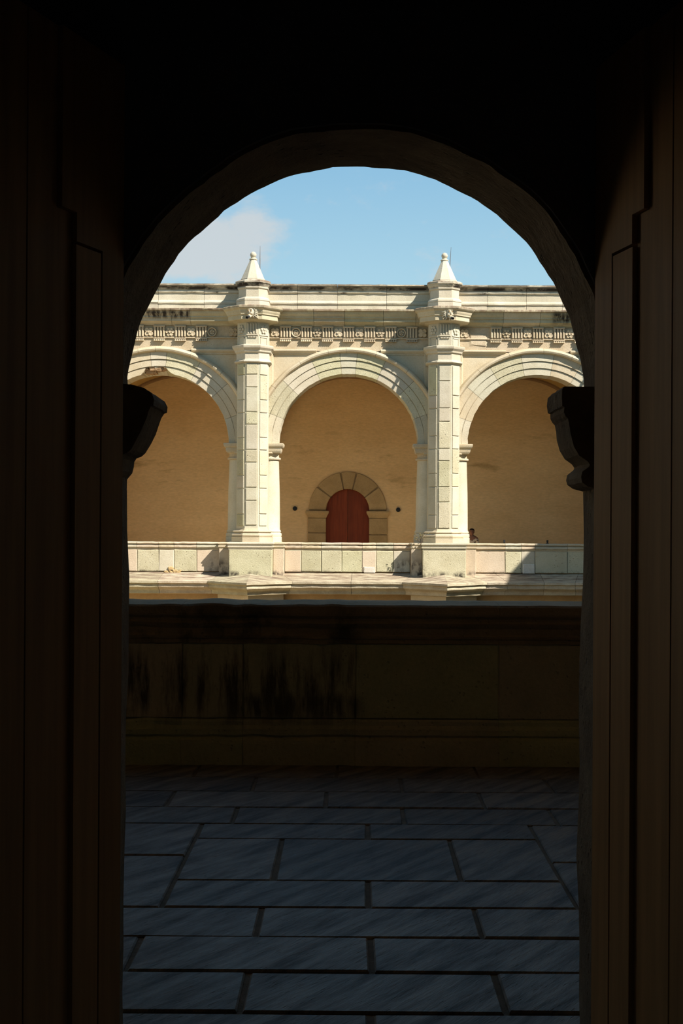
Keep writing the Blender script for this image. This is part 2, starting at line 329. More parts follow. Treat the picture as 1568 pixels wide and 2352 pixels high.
def arch_panel(mb, x0, x1, z0, z1, cx, cz, r, y0, y1, n=48, legs=True, wob=0.0):
    """wall slab x0..x1, z0..z1, y0..y1 with a round-headed opening (radius r, springing cz, open to z0)"""
    arc = arch_pts(cx, cz, r, n)                     # right springing -> left springing
    if legs:
        k = 14
        arc = [(cx + r, z0 + (cz-z0)*i/k) for i in range(k)] + arc + [(cx - r, cz - (cz-z0)*(i+1)/k) for i in range(k)]
    def w(x, z, y):
        if not wob: return x, z
        d = Vector((x-cx, max(z-cz, 0.0)));  d = d.normalized() if d.length > 1e-6 else d
        q = wob*(noise.noise(Vector((x*3, z*3, y*1.5))) + 0.5*noise.noise(Vector((x*11, z*11, y*3))) + 0.22*noise.noise(Vector((x*31, z*31, 2))))
        return x + d.x*q, z + (d.y*q if z > cz else 0)
    # outer boundary point for every inner point
    outer = []
    for (x, z) in arc:
        dx, dz = x-cx, z-cz
        if z <= cz + 1e-6: outer.append((x1 if dx > 0 else x0, z))
        else:
            t = min((x1-cx)/dx if dx > 1e-9 else 1e9, (x0-cx)/dx if dx < -1e-9 else 1e9, (z1-cz)/dz)
            outer.append((cx+dx*t, cz+dz*t))
    # make sure the corners exist: snap nearest
    for cxn in (x0, x1):
        i = min(range(len(outer)), key=lambda k: (outer[k][0]-cxn)**2 + (outer[k][1]-z1)**2); outer[i] = (cxn, z1)
    n = len(arc); v = []
    for y in (y0, y1):
        for (x, z) in arc: a, b = w(x, z, y); v.append((a, y, b))
        for (x, z) in outer: v.append((x, y, z))
    f = []
    for i in range(n-1):
        f.append((i, i+1, n+i+1, n+i)); f.append((2*n+i, 3*n+i, 3*n+i+1, 2*n+i+1))      # two faces
        f.append((i, 2*n+i, 2*n+i+1, i+1))                                              # soffit
        f.append((n+i, n+i+1, 3*n+i+1, 3*n+i))                                          # outer rim
    f += [(0, n, 3*n, 2*n), (n-1, 3*n-1, 4*n-1, 2*n-1)]
    return mb.add(v, f)

# ------------------------------------------------------------------ main dimensions
YA = 37.54                 # far arcade: plane of the arches
BAY = 4.99
CX = (-0.158 - BAY, -0.158, -0.158 + BAY)            # bay centres
PX = (-2.653 - BAY, -2.653, 2.337, 2.337 + BAY)      # pillar axes
SPR, RI = 3.665, 1.845     # springing and radius of the far arches
YB = 42.2                  # far back wall

# ================================================================== SETTING
# courtyard shell
gr = struct(MB().box(-17.5, 11.6, 9.9, 37.4, -5.8, -5.5).build('floor_courtyard', 'ground'))
def wing(name, x0, x1, face):
    s_ = 1 if face > 0 else -1
    mb = MB(); xi = x1 if face > 0 else x0; xo = x0 if face > 0 else x1
    prof = [(xo, -5.5), (xi, -5.5), (xi, -0.3), (xi+s_*0.35, -0.1), (xi+s_*0.5, 0.05), (xi, 0.27), (xi, 6.8), (xi+s_*0.2, 6.82), (xi+s_*0.2, 6.95), (xi+s_*0.36, 7.1), (xi+s_*0.36, 7.16),
            (xi+s_*0.1, 7.2), (xi+s_*0.1, 7.66), (xi+s_*0.2, 7.78), (xi+s_*0.2, 7.84), (xo, 7.84)]
    n = len(prof); v = [(x, 9.9, z) for x, z in prof] + [(x, 37.3, z) for x, z in prof]
    mb.add(v, [(i, (i+1) % n, n+(i+1) % n, n+i) for i in range(n)] + [tuple(range(n-1, -1, -1)), tuple(range(n, 2*n))])
    return struct(mb.build(name, 'cream'))
wing('wall_courtyard_left', -18.5, -17.0, 1)
wing('wall_courtyard_right', 10.95, 12.4, -1)

# far corridor
bw = MB()
bw.box(-9.0, 9.0, YB+0.25, YB+0.6, 0, 7.0)
DC, DSP, DR = -0.181, 1.95, 0.64      # far doorway
pan = MB(); arch_panel(pan, -2.65, 2.33, 0, 7.0, DC, DSP, DR+0.02, YB, YB+0.25)
pan.box(-9.0, -2.65, YB, YB+0.25, 0, 7.0); pan.box(2.33, 9.0, YB, YB+0.25, 0, 7.0)
back = struct(pan.build('wall_back_gallery', 'ochre'))
struct(bw.build('wall_back_gallery_core', 'ochre'))
struct(MB().box(-9, 9, YA-0.4, YB+0.3, -0.3, 0.0).build('floor_gallery', 'gfloor'))
struct(MB().box(-9, 9, YA+0.55, YB+0.6, 6.9, 7.7).add([], []).build('ceiling_gallery_roof', 'cream'))
struct(MB().box(-9.1, -9.0, YA, YB, 0, 7).build('wall_gallery_left', 'ochre'))
struct(MB().box(9.0, 9.1, YA, YB, 0, 7).build('wall_gallery_right', 'ochre'))
VR, VZ = 2.34, 3.58
for bi, cx in enumerate(CX):
    y0, y1 = YA+0.65, YB-0.0
    n = 44; v = []; f = []
    ym = (y0+y1)/2; hy = (y1-y0)/2
    for j in range(n+1):
        y = y0 + (y1-y0)*(0.5-0.5*cos(pi*j/n))
        for i in range(n+1):
            x = -BAY/2*cos(pi*i/n)
            zx = VZ + (sqrt(max(VR*VR-x*x, 0)) if abs(x) < VR else 0.0)
            zy = VZ + VR*sqrt(max(1-((y-ym)/hy)**2, 0))
            v.append((cx+x, y, max(zx, zy)))
    for j in range(n):
        for i in range(n):
            a = j*(n+1)+i; f.append((a, a+1, a+n+2, a+n+1))
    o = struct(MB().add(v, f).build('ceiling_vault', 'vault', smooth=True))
    # wall rib against the back wall
    mb = MB(); rg = []
    for (x, z), (x2, z2) in zip(arch_pts(cx, VZ, VR-0.05, 40), arch_pts(cx, VZ, VR+0.18, 40)):
        rg.append([(x, YB-0.40, z), (x2, YB-0.40, z2), (x2, YB+0.02, z2), (x, YB+0.02, z)])
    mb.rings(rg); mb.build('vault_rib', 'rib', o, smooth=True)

CORN_SIDE = [(-0.4, 7.16), (-0.2, 6.94), (-0.2, 6.87), (0.0, 6.77), (0.2, 6.77), (0.2, 7.2)]
# lower storey below the ledge, arcade core wall, attic core
struct(MB().box(-17.5, 12.3, YA-0.55, YA+0.6, -5.5, 0.02).build('wall_lower_storey', 'rust'))
arc = struct_empty('wall_arcade')
for cx in CX:
    mb = MB(); arch_panel(mb, cx-BAY/2, cx+BAY/2, SPR-0.2, 6.12, cx, SPR, 2.36, YA, YA+0.62, n=40)
    mb.build('spandrel', 'warm', arc)
    MB().box(cx-BAY/2, cx+BAY/2, YA, YA+0.62, 6.10, 6.86).build('frieze_ground', 'frieze', arc)
    # flat raised frame strips beside the pillars and the architrave moulding
    for sx in (-1, 1):
        MB().boss(*sorted((cx+sx*2.10, cx+sx*1.98)), YA-0.03, YA+0.02, 4.7, 6.0, 0.01).build('frame_strip', 'warm', arc)
        mb = MB(); prof = [(YA-0.07, 6.16), (YA-0.10, 6.14), (YA-0.10, 6.11), (YA-0.06, 6.07), (YA-0.035, 6.05), (YA-0.035, 6.03), (YA+0.02, 6.02), (YA+0.02, 6.17)]
        xa, xb = sorted((cx+sx*0.85, cx+sx*2.1)); mb.prism_x(prof, xa, xb).jitter(0.01, 4, cx); mb.build('architrave_moulding', 'warm', arc)

# the far gallery carries on, plainly, to the side wings
for cx in (CX[0]-2*BAY, CX[0]-BAY, CX[2]+BAY):
    mb = MB(); arch_panel(mb, cx-BAY/2, cx+BAY/2, 0.0, 7.84, cx, SPR, RI, YA, YA+0.62, n=32); o = mb.build('wall_arcade_side', 'cream'); struct(o)
    MB().box(cx-RI-0.02, cx+RI+0.02, YA-0.2, YA+0.3, 0.0, 1.07).build('side_parapet', 'warm', o)
    MB().box(cx-BAY/2, cx+BAY/2, YA+2.2, YA+2.4, 0.0, 7.8).build('side_wall', 'ochre', o)
    MB().prism_x([(YA+y, z) for y, z in CORN_SIDE], cx-BAY/2, cx+BAY/2).build('side_cornice', 'cream', o)
    MB().box(cx-0.4-BAY/2, cx+0.4-BAY/2, YA-0.6, YA, 0.0, 7.84).build('side_pillar', 'cream', o)

# voussoirs and hood mould
def voussoir(cx, a0, a1, broken=False):
    prof = [(RI, 0.66), (RI, -0.05), (RI+0.006, -0.06), (2.012, -0.06), (2.018, -0.045), (2.026, -0.045), (2.030, -0.085), (2.192, -0.085), (2.198, -0.065), (2.206, -0.065), (2.212, -0.11), (2.395, -0.11), (2.40, 0.66)]
    g = 0.0016; n = max(3, int((a1-a0)/radians(2.2))); rg = []
    for i in range(n+1):
        a = a0+g + (a1-a0-2*g)*i/n
        ring = []
        for r, y in prof:
            rr = r
            if r < 1.86:
                rr += 0.012*noise.noise(Vector((a*26, cx, 0.3)))
                if broken:
                    d = math.degrees(a)
                    k = max(0, 1-abs(d-92)/12.5)
                    amp = (0.30*min(1, k*2.2)*(0.62+0.7*noise.noise(Vector((d*0.33, 4.2, 0)))) if k > 0 else 0) + (0.05*max(0, noise.noise(Vector((d*0.5, 1, 2)))) if 100 < d < 128 else 0)
                    if y < 0.3: rr += max(0, amp)
            x = cx + rr*cos(a); x = min(max(x, cx-BAY/2+0.01), cx+BAY/2-0.01)
            ring.append((x, YA+y, SPR + rr*sin(a)))
        rg.append(ring)
    return MB().rings(rg)
def hood(cx, a0, a1):
    prof = [(2.395, -0.10), (2.40, -0.15), (2.43, -0.20), (2.47, -0.215), (2.505, -0.19), (2.515, -0.15), (2.54, -0.12), (2.55, -0.06), (2.55, 0.03), (2.39, 0.03)]
    n = max(3, int((a1-a0)/radians(2.5))); rg = []; g = 0.0012
    for i in range(n+1):
        a = a0+g + (a1-a0-2*g)*i/n; q = 0.012*noise.noise(Vector((a*9, cx*3, 1)))
        rg.append([(min(max(cx + (r+q*0.6)*cos(a), cx-BAY/2+0.01), cx+BAY/2-0.01), YA+y+(q if y < -0.1 else 0), SPR+(r+q*0.6)*sin(a)) for r, y in prof])
    return MB().rings(rg)
VA = ((0, 20, 41, 63, 85, 95.5, 117, 139, 160, 180), (0, 21, 44, 66, 84.5, 95.5, 114, 136, 159, 180), (0, 19, 40, 62, 80, 101, 122, 141, 161, 180))
for bi, cx in enumerate(CX):
    va = VA[bi]
    for k in range(len(va)-1):
        a0, a1 = radians(va[k]), radians(va[k+1])
        br = bi == 0 and 60 < va[k] < 120
        o = voussoir(cx, a0, a1, br).build('voussoir', ('cream', 'pitted', 'cream', 'warm')[(k*3+bi) % 4] if bi != 1 else ('cream', 'pitted')[k % 2], arc)
        if br and 84 < va[k] < 90: o['label'] = 'keystone with its lower edge broken away'
    ha = [a + (7 if 0 < a < 180 else 0) for a in va]; ha = [a for a in ha if 6 <= a <= 174]; ha = [3] + ha + [177]
    for k in range(len(ha)-1):
        hood(cx, radians(ha[k]), radians(ha[k+1])).build('hood_mould', 'warm', arc, smooth=True)
# broken rubble showing where the left keystone lost its edge
mb = MB(); random.seed(3)
for k in range(16):
    a = radians(random.uniform(82, 103)); r = random.uniform(1.93, 2.08)
    x, z = CX[0]+r*cos(a), SPR+r*sin(a); q = random.uniform(0.05, 0.12)
    mb.boss(x-q, x+q, YA+random.uniform(-0.05, 0.1), YA+0.5, z-q*0.7, z+q*0.7, 0.03, 0.03)
o = mb.build('broken_core', 'broken', arc); o['kind'] = 'stuff'

# frieze carving
def triglyph():
    mb = MB(); h0, h1 = 6.47, 6.755
    for i in range(4):
        x = -0.115 + i*0.0767; mb.boss(x-0.026, x+0.026, -0.075, 0.01, h0, h1-0.025, 0.014)
    mb.boss(-0.15, 0.15, -0.085, 0.01, h1-0.03, h1+0.01, 0.01)
    return mb
def guttae():
    mb = MB(); mb.box(-0.15, 0.15, -0.075, 0.01, 6.415, 6.44)
    for i in range(6):
        x = -0.125+i*0.05; mb.add([(x-0.012, -0.06, 6.415), (x+0.012, -0.06, 6.415), (x+0.02, -0.085, 6.362), (x-0.02, -0.085, 6.362), (x-0.012, 0.01, 6.415), (x+0.012, 0.01, 6.415), (x+0.02, 0.01, 6.362), (x-0.02, 0.01, 6.362)],
               [(0, 1, 2, 3), (4, 7, 6, 5), (1, 5, 6, 2), (0, 3, 7, 4), (3, 2, 6, 7)])
    return mb
def rosette(kind):
    mb = MB(); z = 6.60
    def disc(cx_, cz_, r, y0, y1, n=12, dome=0.5):
        rg = [[(cx_+q*cos(2*pi*i/n), y, cz_+q*sin(2*pi*i/n)) for i in range(n)] for q, y in ((r, y0), (r, y0*0.5+y1*0.5), (r*0.8, y1), (r*dome*0.5, y1+0.006))]
        mb.rings(rg)
    if kind == 'disc':
        n = 18; rg = [[(r*cos(2*pi*i/n), y, z+r*sin(2*pi*i/n)) for i in range(n)] for r, y in ((0.125, 0.01), (0.125, -0.06), (0.115, -0.075), (0.095, -0.06), (0.09, -0.03))]; mb.rings(rg, cap=False)
        disc(0, z, 0.088, 0.0, -0.035)
        for k in range(5):
            a = 2*pi*k/5+0.3; disc(0.045*cos(a), z+0.045*sin(a), 0.026, -0.03, -0.06, 7)
        disc(0, z, 0.02, -0.03, -0.065, 7)
    else:
        n_ = 4 if kind == 'flower' else 6; rr = 0.072 if n_ == 4 else 0.078
        for k in range(n_):
            a = 2*pi*k/n_ + (pi/4 if n_ == 4 else 0); disc(rr*cos(a), z+rr*sin(a), 0.066 if n_ == 4 else 0.045, 0.01, -0.065, 10)
        disc(0, z, 0.038, 0.0, -0.09, 9)
    return mb
# ------------- frieze as a trim with carved pieces
fr = struct_empty('trim_1')
proto = {'t': triglyph().build('triglyph', 'frieze', fr), 'g': guttae().build('guttae', 'frieze', fr),
         'flower': rosette('flower').build('rosette', 'frieze', fr), 'disc': rosette('disc').build('rosette', 'frieze', fr, label='carved roundel in a raised ring'), 'daisy': rosette('daisy').build('rosette', 'frieze', fr)}
used = set()
def place(key, x):
    o = proto[key] if key not in used else proto[key].copy()
    if key in used: COL.objects.link(o); o.parent = fr
    used.add(key); o.location = (x, YA, 0); return o
kinds = {0: ['flower', 'daisy', 'flower', 'flower', 'daisy', 'flower', 'disc', 'flower'], 1: ['flower', 'disc', 'daisy', 'flower', 'flower', 'daisy', 'disc', 'flower'], 2: ['flower', 'daisy', 'daisy', 'flower', 'flower', 'daisy', 'flower', 'flower']}
for bi, cx in enumerate(CX):
    for k in range(8):
        x = cx + (k-3.5)*0.555
        if bi == 2 and k == 1: continue                         # worn away
        place(kinds[bi][k], x)
    for k in range(7):
        x = cx + (k-3)*0.555
        if bi == 2 and k < 1: continue
        if bi == 0 and k == 6: continue
        place('t', x); place('g', x)
    if bi == 2:   # eroded stretch, then taenia
        mb = MB().boss(cx-1.80, cx-1.36, YA-0.02, YA+0.02, 6.28, 6.60, 0.02, 0.03); mb.build('eroded_block', 'broken' if False else 'frieze', fr)
    xs = (cx-2.1, cx-0.9, cx+0.4, cx+2.1)
    for a, b in zip(xs[:-1], xs[1:]):
        MB().boss(a+0.003, b-0.003, YA-0.045, YA+0.02, 6.438, 6.468, 0.008).build('taenia', 'frieze', fr)

# main cornice and attic of each bay, split at the joints
CORN = [(-0.40, 7.165), (-0.395, 7.13), (-0.34, 7.115), (-0.315, 7.05), (-0.26, 6.99), (-0.26, 6.955), (-0.215, 6.945), (-0.215, 6.875), (-0.22, 6.865), (-0.14, 6.85), (-0.09, 6.82), (-0.05, 6.79), (-0.05, 6.77), (0.02, 6.765), (0.3, 6.765), (0.3, 7.25), (-0.09, 7.215), (-0.36, 7.18)]
ATTC = [(-0.125, 7.195), (-0.125, 7.315), (-0.135, 7.32), (-0.150, 7.335), (-0.155, 7.365), (-0.14, 7.395), (-0.11, 7.415), (-0.095, 7.43), (-0.095, 7.605), (-0.105, 7.615), (-0.13, 7.63), (-0.14, 7.655), (-0.13, 7.68), (-0.12, 7.69),
        (-0.135, 7.71), (-0.16, 7.745), (-0.20, 7.775), (-0.215, 7.785), (-0.215, 7.80), (-0.235, 7.808), (-0.235, 7.845), (0.0, 7.86), (0.6, 7.86), (0.6, 7.195)]
tr2 = struct_empty('trim_2'); tr3 = struct_empty('trim_3')
def px2x(px, Y): return (px-812)/F*Y
CJ = {0: [-7.2, -6.2, px2x(388, 37.1), px2x(432, 37.1), px2x(500, 37.1)], 1: [px2x(625, 37.1), px2x(717, 37.1), px2x(788, 37.1), px2x(878, 37.1), px2x(953, 37.1), px2x(974, 37.1)], 2: [px2x(1068, 37.1), px2x(1155, 37.1), px2x(1240, 37.1), 6.0, 6.9]}
AJ = {0: [-7.2, -6.4, px2x(359, 37.3), px2x(465, 37.3), px2x(545, 37.3)], 1: [px2x(613, 37.3), px2x(680, 37.3), px2x(772, 37.3), px2x(885, 37.3), px2x(986, 37.3)], 2: [px2x(1055, 37.3), px2x(1118, 37.3), px2x(1207, 37.3), px2x(1290, 37.3), 6.9]}
for bi in range(3):
    for js, prof, par, nm, mt in ((CJ, CORN, tr2, 'cornice_stone', 'cornice'), (AJ, ATTC, tr3, 'attic_stone', 'attic')):
        xs = list(js[bi]); xs[0] = CX[bi]-2.2; xs[-1] = CX[bi]+2.2
        for k in range(len(xs)-1):
            a, b = xs[k]+0.004, xs[k+1]-0.004; mb = MB(); n = max(2, int((b-a)/0.16))
            # several slices so that the edges can be worn a little
            P = [(YA+y+0.008*random.uniform(-1, 1)*(k % 2), z) for y, z in prof]; rg = []
            for i in range(n+1):
                x = a+(b-a)*i/n
                rg.append([(x, y+0.010*noise.noise(Vector((x*7, z*9, bi))), z+0.007*noise.noise(Vector((x*5, z*7, 5+bi)))) for y, z in P])
            mb.rings(rg); mb.build(nm, mt, par)

# ledge along the lower storey with a pointed break under every pillar
LEDGE = [(-1.0, 0.29), (-0.45, 0.175), (-0.015, 0.085), (0.0, 0.075), (0.0, 0.025), (-0.03, 0.015), (-0.06, 0.0), (-0.06, -0.02), (-0.05, -0.045), (-0.055, -0.08), (-0.09, -0.105), (-0.15, -0.12), (-0.21, -0.155), (-0.225, -0.18), (-0.225, -0.245), (-0.30, -0.26), (-0.40, -0.27), (-1.0, -0.275)]
YL = 36.42
path = [(-9.5, YL, 'b')]
for px in PX:
    path += [(px-1.09, YL, 'j'), (px, YL-1.08, 'j'), (px+1.09, YL, 'j')]
path.append((9.5, YL, 'b'))
pp = [Vector(p[:2]) for p in path]
def miter(i):
    a = (pp[i]-pp[i-1]).normalized() if i > 0 else None; b = (pp[i+1]-pp[i]).normalized() if i < len(pp)-1 else None
    a = a or b; b = b or a; na = Vector((a.y, -a.x)); nb = Vector((b.y, -b.x)); m = (na+nb).normalized(); return m/m.dot(na)
tr4 = struct_empty('trim_4')
for i in range(len(pp)-1):
    p, q = pp[i], pp[i+1]; mp_, mq = miter(i), miter(i+1)
    cuts = [0, 1] if i % 3 else [0, 0.19, 0.52, 0.8, 1]
    if i == 6: cuts = [0, 0.535, 1]
    if i == 3: cuts = [0, 0.55, 1]
    for c0, c1 in zip(cuts[:-1], cuts[1:]):
        n = 6; rg = []
        for k in range(n+1):
            t = c0 + (c1-c0)*k/n; t += (0.0015 if k == 0 else -0.0015 if k == n else 0)
            b_ = p.lerp(q, t); m_ = mp_.lerp(mq, t)
            rg.append([(b_.x+m_.x*o_, b_.y+m_.y*o_+0.012*noise.noise(Vector((b_.x*6, z*8, 2))), z+0.012*noise.noise(Vector((b_.x*5, o_*6, 3)))) for o_, z in LEDGE])
        MB().rings(rg).build('ledge_stone', 'ledge', tr4)
# pointed buttresses of the lower storey under the breaks
for px in PX:
    MB().prism_x([(0, 0)]*0 or [(YL, -5.5), (YL, -0.26), (YA, -0.26), (YA, -5.5)], px-0.01, px+0.01) if False else None
    v = [(px-0.85, YL+0.35, -5.5), (px, YL-0.55, -5.5), (px+0.85, YL+0.35, -5.5), (px-0.85, YL+0.35, -0.24), (px, YL-0.55, -0.24), (px+0.85, YL+0.35, -0.24)]
    struct(MB().add(v, [(0, 1, 4, 3), (1, 2, 5, 4), (3, 4, 5), (0, 2, 1), (0, 3, 5, 2)]).build('wall_buttress', 'warm'))

# ================================================================== PILLARS
A_, B_, FY = 0.170, 0.235, -0.69
def plan(a=A_, b=B_, fy=FY, back=0.05): return [(-(a+b), back), (-(a+b), fy+b), (-a, fy), (a, fy), (a+b, fy+b), (a+b, back)]
def to_face(o, k):
    """k=-1 left oblique face, 0 front, 1 right oblique: matrix placing local front-face geometry (y=0 plane, centred x)"""
    if k == 0: o.location = (0, FY, 0)
    else: o.location = (k*(A_+B_/2), FY+B_/2, 0); o.rotation_euler = (0, 0, k*pi/4)
def make_pillar(label, seed, blocks):
    random.seed(seed)
    t = thing('pillar', label, 'pillar', (0, YA, 0), 0, 'buttress pillars of the far gallery')
    # pedestal
    ped = [(0.0, 0.16), (0.0, 0.985), (0.015, 0.99), (0.03, 1.0), (0.02, 1.01), (0.02, 1.02), (0.045, 1.03), (0.05, 1.06), (0.03, 1.075), (-0.1, 1.085)]
    rect = [(-0.55, 0.0), (-0.55, -0.93), (0.55, -0.93), (0.55, 0.0)]
    mb = MB().boss(-0.555, 0.555, -0.94, 0.0, 0.12, 0.885, 0.012, 0.004); mb.build('pedestal', 'pitted', t)
    MB().loft(rect, [(0.0, 0.885), (0.012, 0.895), (0.012, 0.905), (-0.008, 0.91), (-0.008, 0.925), (0.015, 0.93), (0.03, 0.945), (0.03, 0.985), (0.0, 0.992), (0.0, 1.008), (0.03, 1.014), (0.045, 1.03), (0.045, 1.062), (0.02, 1.075)]).jitter(0.008, 5, seed).build('pedestal_coping', 'cream', t)
    for s in (-1, 1):
        xa, xb = sorted((s*0.56, s*0.845)); MB().boss(xa, xb, -0.56, 0.0, 0.14, 0.90, 0.012, 0.004).build('pedestal_wing', 'pink', t)
        r2 = [(xa, 0), (xa, -0.56), (xb, -0.56), (xb, 0)]
        MB().loft(r2, [(0.0, 0.90), (-0.008, 0.91), (-0.008, 0.925), (0.02, 0.945), (0.02, 0.985), (-0.005, 0.99), (-0.005, 1.008), (0.03, 1.03), (0.03, 1.062), (0.0, 1.07)]).jitter(0.006, 5, seed).build('wing_coping', 'warm', t)
    # base
    pl = plan()
    MB().loft(pl, [(0.12, 1.065), (0.12, 1.20), (0.125, 1.21), (0.10, 1.215), (0.115, 1.24), (0.115, 1.27), (0.09, 1.30), (0.06, 1.31), (0.06, 1.325), (0.085, 1.335), (0.09, 1.355), (0.07, 1.37), (0.035, 1.375), (0.02, 1.40), (0.0, 1.44)]).jitter(0.006, 4, seed).build('base', 'warm', t)
    # shaft and its raised blocks
    MB().loft(pl, [(0, 1.40), (0, 5.76)]).build('shaft', 'cream', t)
    ftw, fsw = 0.135, 0.125
    for k, w in ((0, 0.142), (-1, 0.128), (1, 0.128)):
        for z0, z1 in blocks[k]:
            o = MB().boss(-w, w, -0.024, 0.01, z0+0.012, z1-0.012, 0.007, 0.004).build('raised_block', random.choice(('cream', 'pitted', 'cream')), t); to_face(o, k)
    # pilaster strip behind
    MB().boss(-0.50, 0.50, -0.06, 0.02, 3.4, 6.15, 0.01).build('pilaster', 'warm', t)
    # capital, frieze block, cornice, attic block
    MB().loft(pl, [(0.0, 5.72), (0.055, 5.735), (0.075, 5.755), (0.075, 5.775), (0.05, 5.79), (0.03, 5.80), (0.02, 5.83), (0.02, 5.98), (0.035, 5.99), (0.06, 6.01), (0.07, 6.05), (0.095, 6.08), (0.12, 6.11), (0.13, 6.15), (0.13, 6.175), (0.02, 6.20)]).jitter(0.010, 6, seed).build('capital', 'cream', t)
    MB().loft(pl, [(0, 6.18), (0, 6.78)]).build('frieze_block', 'cream', t)
    o = MB(); 
    for i in range(4): x = -0.105+i*0.07; o.boss(x-0.023, x+0.023, -0.03, 0.01, 6.47, 6.75, 0.012)
    o.boss(-0.15, 0.15, -0.035, 0.01, 6.43, 6.465, 0.008)
    for i in range(6): x = -0.10+i*0.04; o.boss(x-0.014, x+0.014, -0.03, 0.01, 6.375, 6.41, 0.006)
    o = o.build('triglyph', 'cream', t); to_face(o, 0)
    for k in (-1, 1):
        o = rosette('daisy'); o.v = [(x*0.95, y*0.5, z) for x, y, z in o.v]
        o.boss(-0.15, 0.15, -0.02, 0.01, 6.43, 6.465, 0.006)
        for (xa, xb, za, zb) in ((-0.12, -0.095, 6.20, 6.40), (0.095, 0.12, 6.20, 6.40), (-0.12, 0.12, 6.375, 6.40)): o.boss(xa, xb, -0.014, 0.01, za, zb, 0.005)
        o = o.build('carved_panel', 'cream', t); to_face(o, k)
    MB().loft(pl, [(0.0, 6.77), (0.04, 6.78), (0.10, 6.80), (0.225, 6.815), (0.235, 6.825), (0.235, 6.93), (0.245, 6.94), (0.265, 6.945), (0.27, 6.975), (0.29, 7.01), (0.305, 7.06), (0.345, 7.09), (0.365, 7.115), (0.37, 7.155), (0.33, 7.175), (0.0, 7.235)]).jitter(0.007, 4, seed).build('cornice', 'cornice', t)
    pa = plan(0.165, 0.205, -0.74, 0.1)
    MB().loft(pa, [(0.06, 7.20), (0.06, 7.31), (0.05, 7.32), (0.065, 7.335), (0.06, 7.375), (0.03, 7.41), (0.0, 7.43), (0.0, 7.635), (0.015, 7.645), (0.03, 7.66), (0.03, 7.69), (0.02, 7.70), (0.035, 7.72), (0.06, 7.76), (0.06, 7.775), (0.085, 7.79), (0.085, 7.84), (0.02, 7.875)]).jitter(0.007, 5, seed).build('attic_block', 'cap', t)
    # engaged columns carrying the arches, with capitals and bases
    MB().box(-0.40, 0.40, 0.0, 0.62, 0.0, 3.72).build('pier', 'warm', t)
    for s in (-1, 1):
        c = (s*0.385, 0.27)
        MB().lathe([(0.36, 1.06), (0.36, 1.20), (0.345, 1.21), (0.36, 1.25), (0.35, 1.30), (0.32, 1.32), (0.34, 1.345), (0.33, 1.37), (0.308, 1.40), (0.305, 1.9), (0.298, 2.4), (0.282, 2.9), (0.272, 3.27)], c, 24).build('engaged_column', 'cream', t, smooth=True)
        MB().box(*sorted((s*0.02, s*0.75)), -0.06, 0.62, 0.2, 1.07).build('column_plinth', 'warm', t)
        mb = MB().lathe([(0.27, 3.24), (0.315, 3.25), (0.325, 3.275), (0.315, 3.30), (0.275, 3.31), (0.272, 3.40), (0.30, 3.43), (0.315, 3.46)], c, 24)
        xa, xb = sorted((0, s*0.70)); r_ = [(xa, 0.60), (xa, -0.05), (xb, -0.05), (xb, 0.60)]
        mb.loft(r_, [(0.0, 3.43), (0.02, 3.47), (0.03, 3.52), (0.03, 3.56), (0.06, 3.575), (0.075, 3.60), (0.085, 3.64), (0.085, 3.675), (0.06, 3.68)])
        mb.build('column_capital', 'warm', t)
    return t
def blk(lo, cuts): 
    z = [lo]+cuts; return list(zip(z[:-1], z[1:]))
def zy(y): return 1.6 + (1200-y)*0.01128
def cuts(ys): zs = [zy(y) for y in ys]; return list(zip(zs[:-1], zs[1:]))
f1 = cuts([1208, 1151, 1121, 1063, 1034, 976, 947, 890, 861, 836]); s1 = cuts([1210, 1182, 1123, 1093, 1035, 1006, 949, 919, 862, 836])
f2 = cuts([1213, 1152, 1117, 1057, 1029, 967, 936, 874, 838]); s2 = cuts([1213, 1182, 1117, 1086, 1030, 1000, 937, 907, 838])
p2 = make_pillar('left stone buttress pillar with raised blocks and spouting face turned left', 2, {0: f1, -1: s1, 1: s1}); p2.location.x = PX[1]
p3 = make_pillar('right stone buttress pillar, cracked pedestal, spouting face turned right', 3, {0: f2, -1: s2, 1: s2}); p3.location.x = PX[2]
p4 = copy_tree(p3); p4.location.x = PX[3]; p4['kind'] = 'structure'; p4['label'] = 'outer buttress pillar beyond the right door leaf'
p1 = copy_tree(p2); p1.location.x = PX[0]; p1['kind'] = 'structure'; p1['label'] = 'outer buttress pillar beyond the left door leaf'

# finials, lightning rods, lion-faced spouts
def make_finial():
    t = thing('finial', '', 'finial', (0, 0, 0), 0, 'pyramid finials on the far roofline')
    oct_ = lambda r, z: [(r*cos(pi/8+2*pi*i/8), r*sin(pi/8+2*pi*i/8), z) for i in range(8)]
    MB().rings([oct_(0.335, 0.0), oct_(0.335, 0.05), oct_(0.322, 0.055), oct_(0.085, 0.575)]).jitter(0.006, 6).build('pyramid', 'cream', t)
    MB().lathe([(0.10, 0.565), (0.105, 0.585), (0.095, 0.60), (0.06, 0.61), (0.065, 0.64)], n=14).build('neck', 'cream', t, smooth=True)
    MB().ball((0, 0, 0.70), 0.083, 14, 10).build('ball', 'cream', t, smooth=True)
    return t
fn = make_finial()
for i, (px, lb) in enumerate(((PX[1], 'stone pyramid finial with ball on the left pillar'), (PX[2], 'stone pyramid finial with ball on the right pillar'))):
    o = fn if i == 0 else copy_tree(fn); o.location = (px-0.005, YA-0.42, 7.868); o['label'] = lb
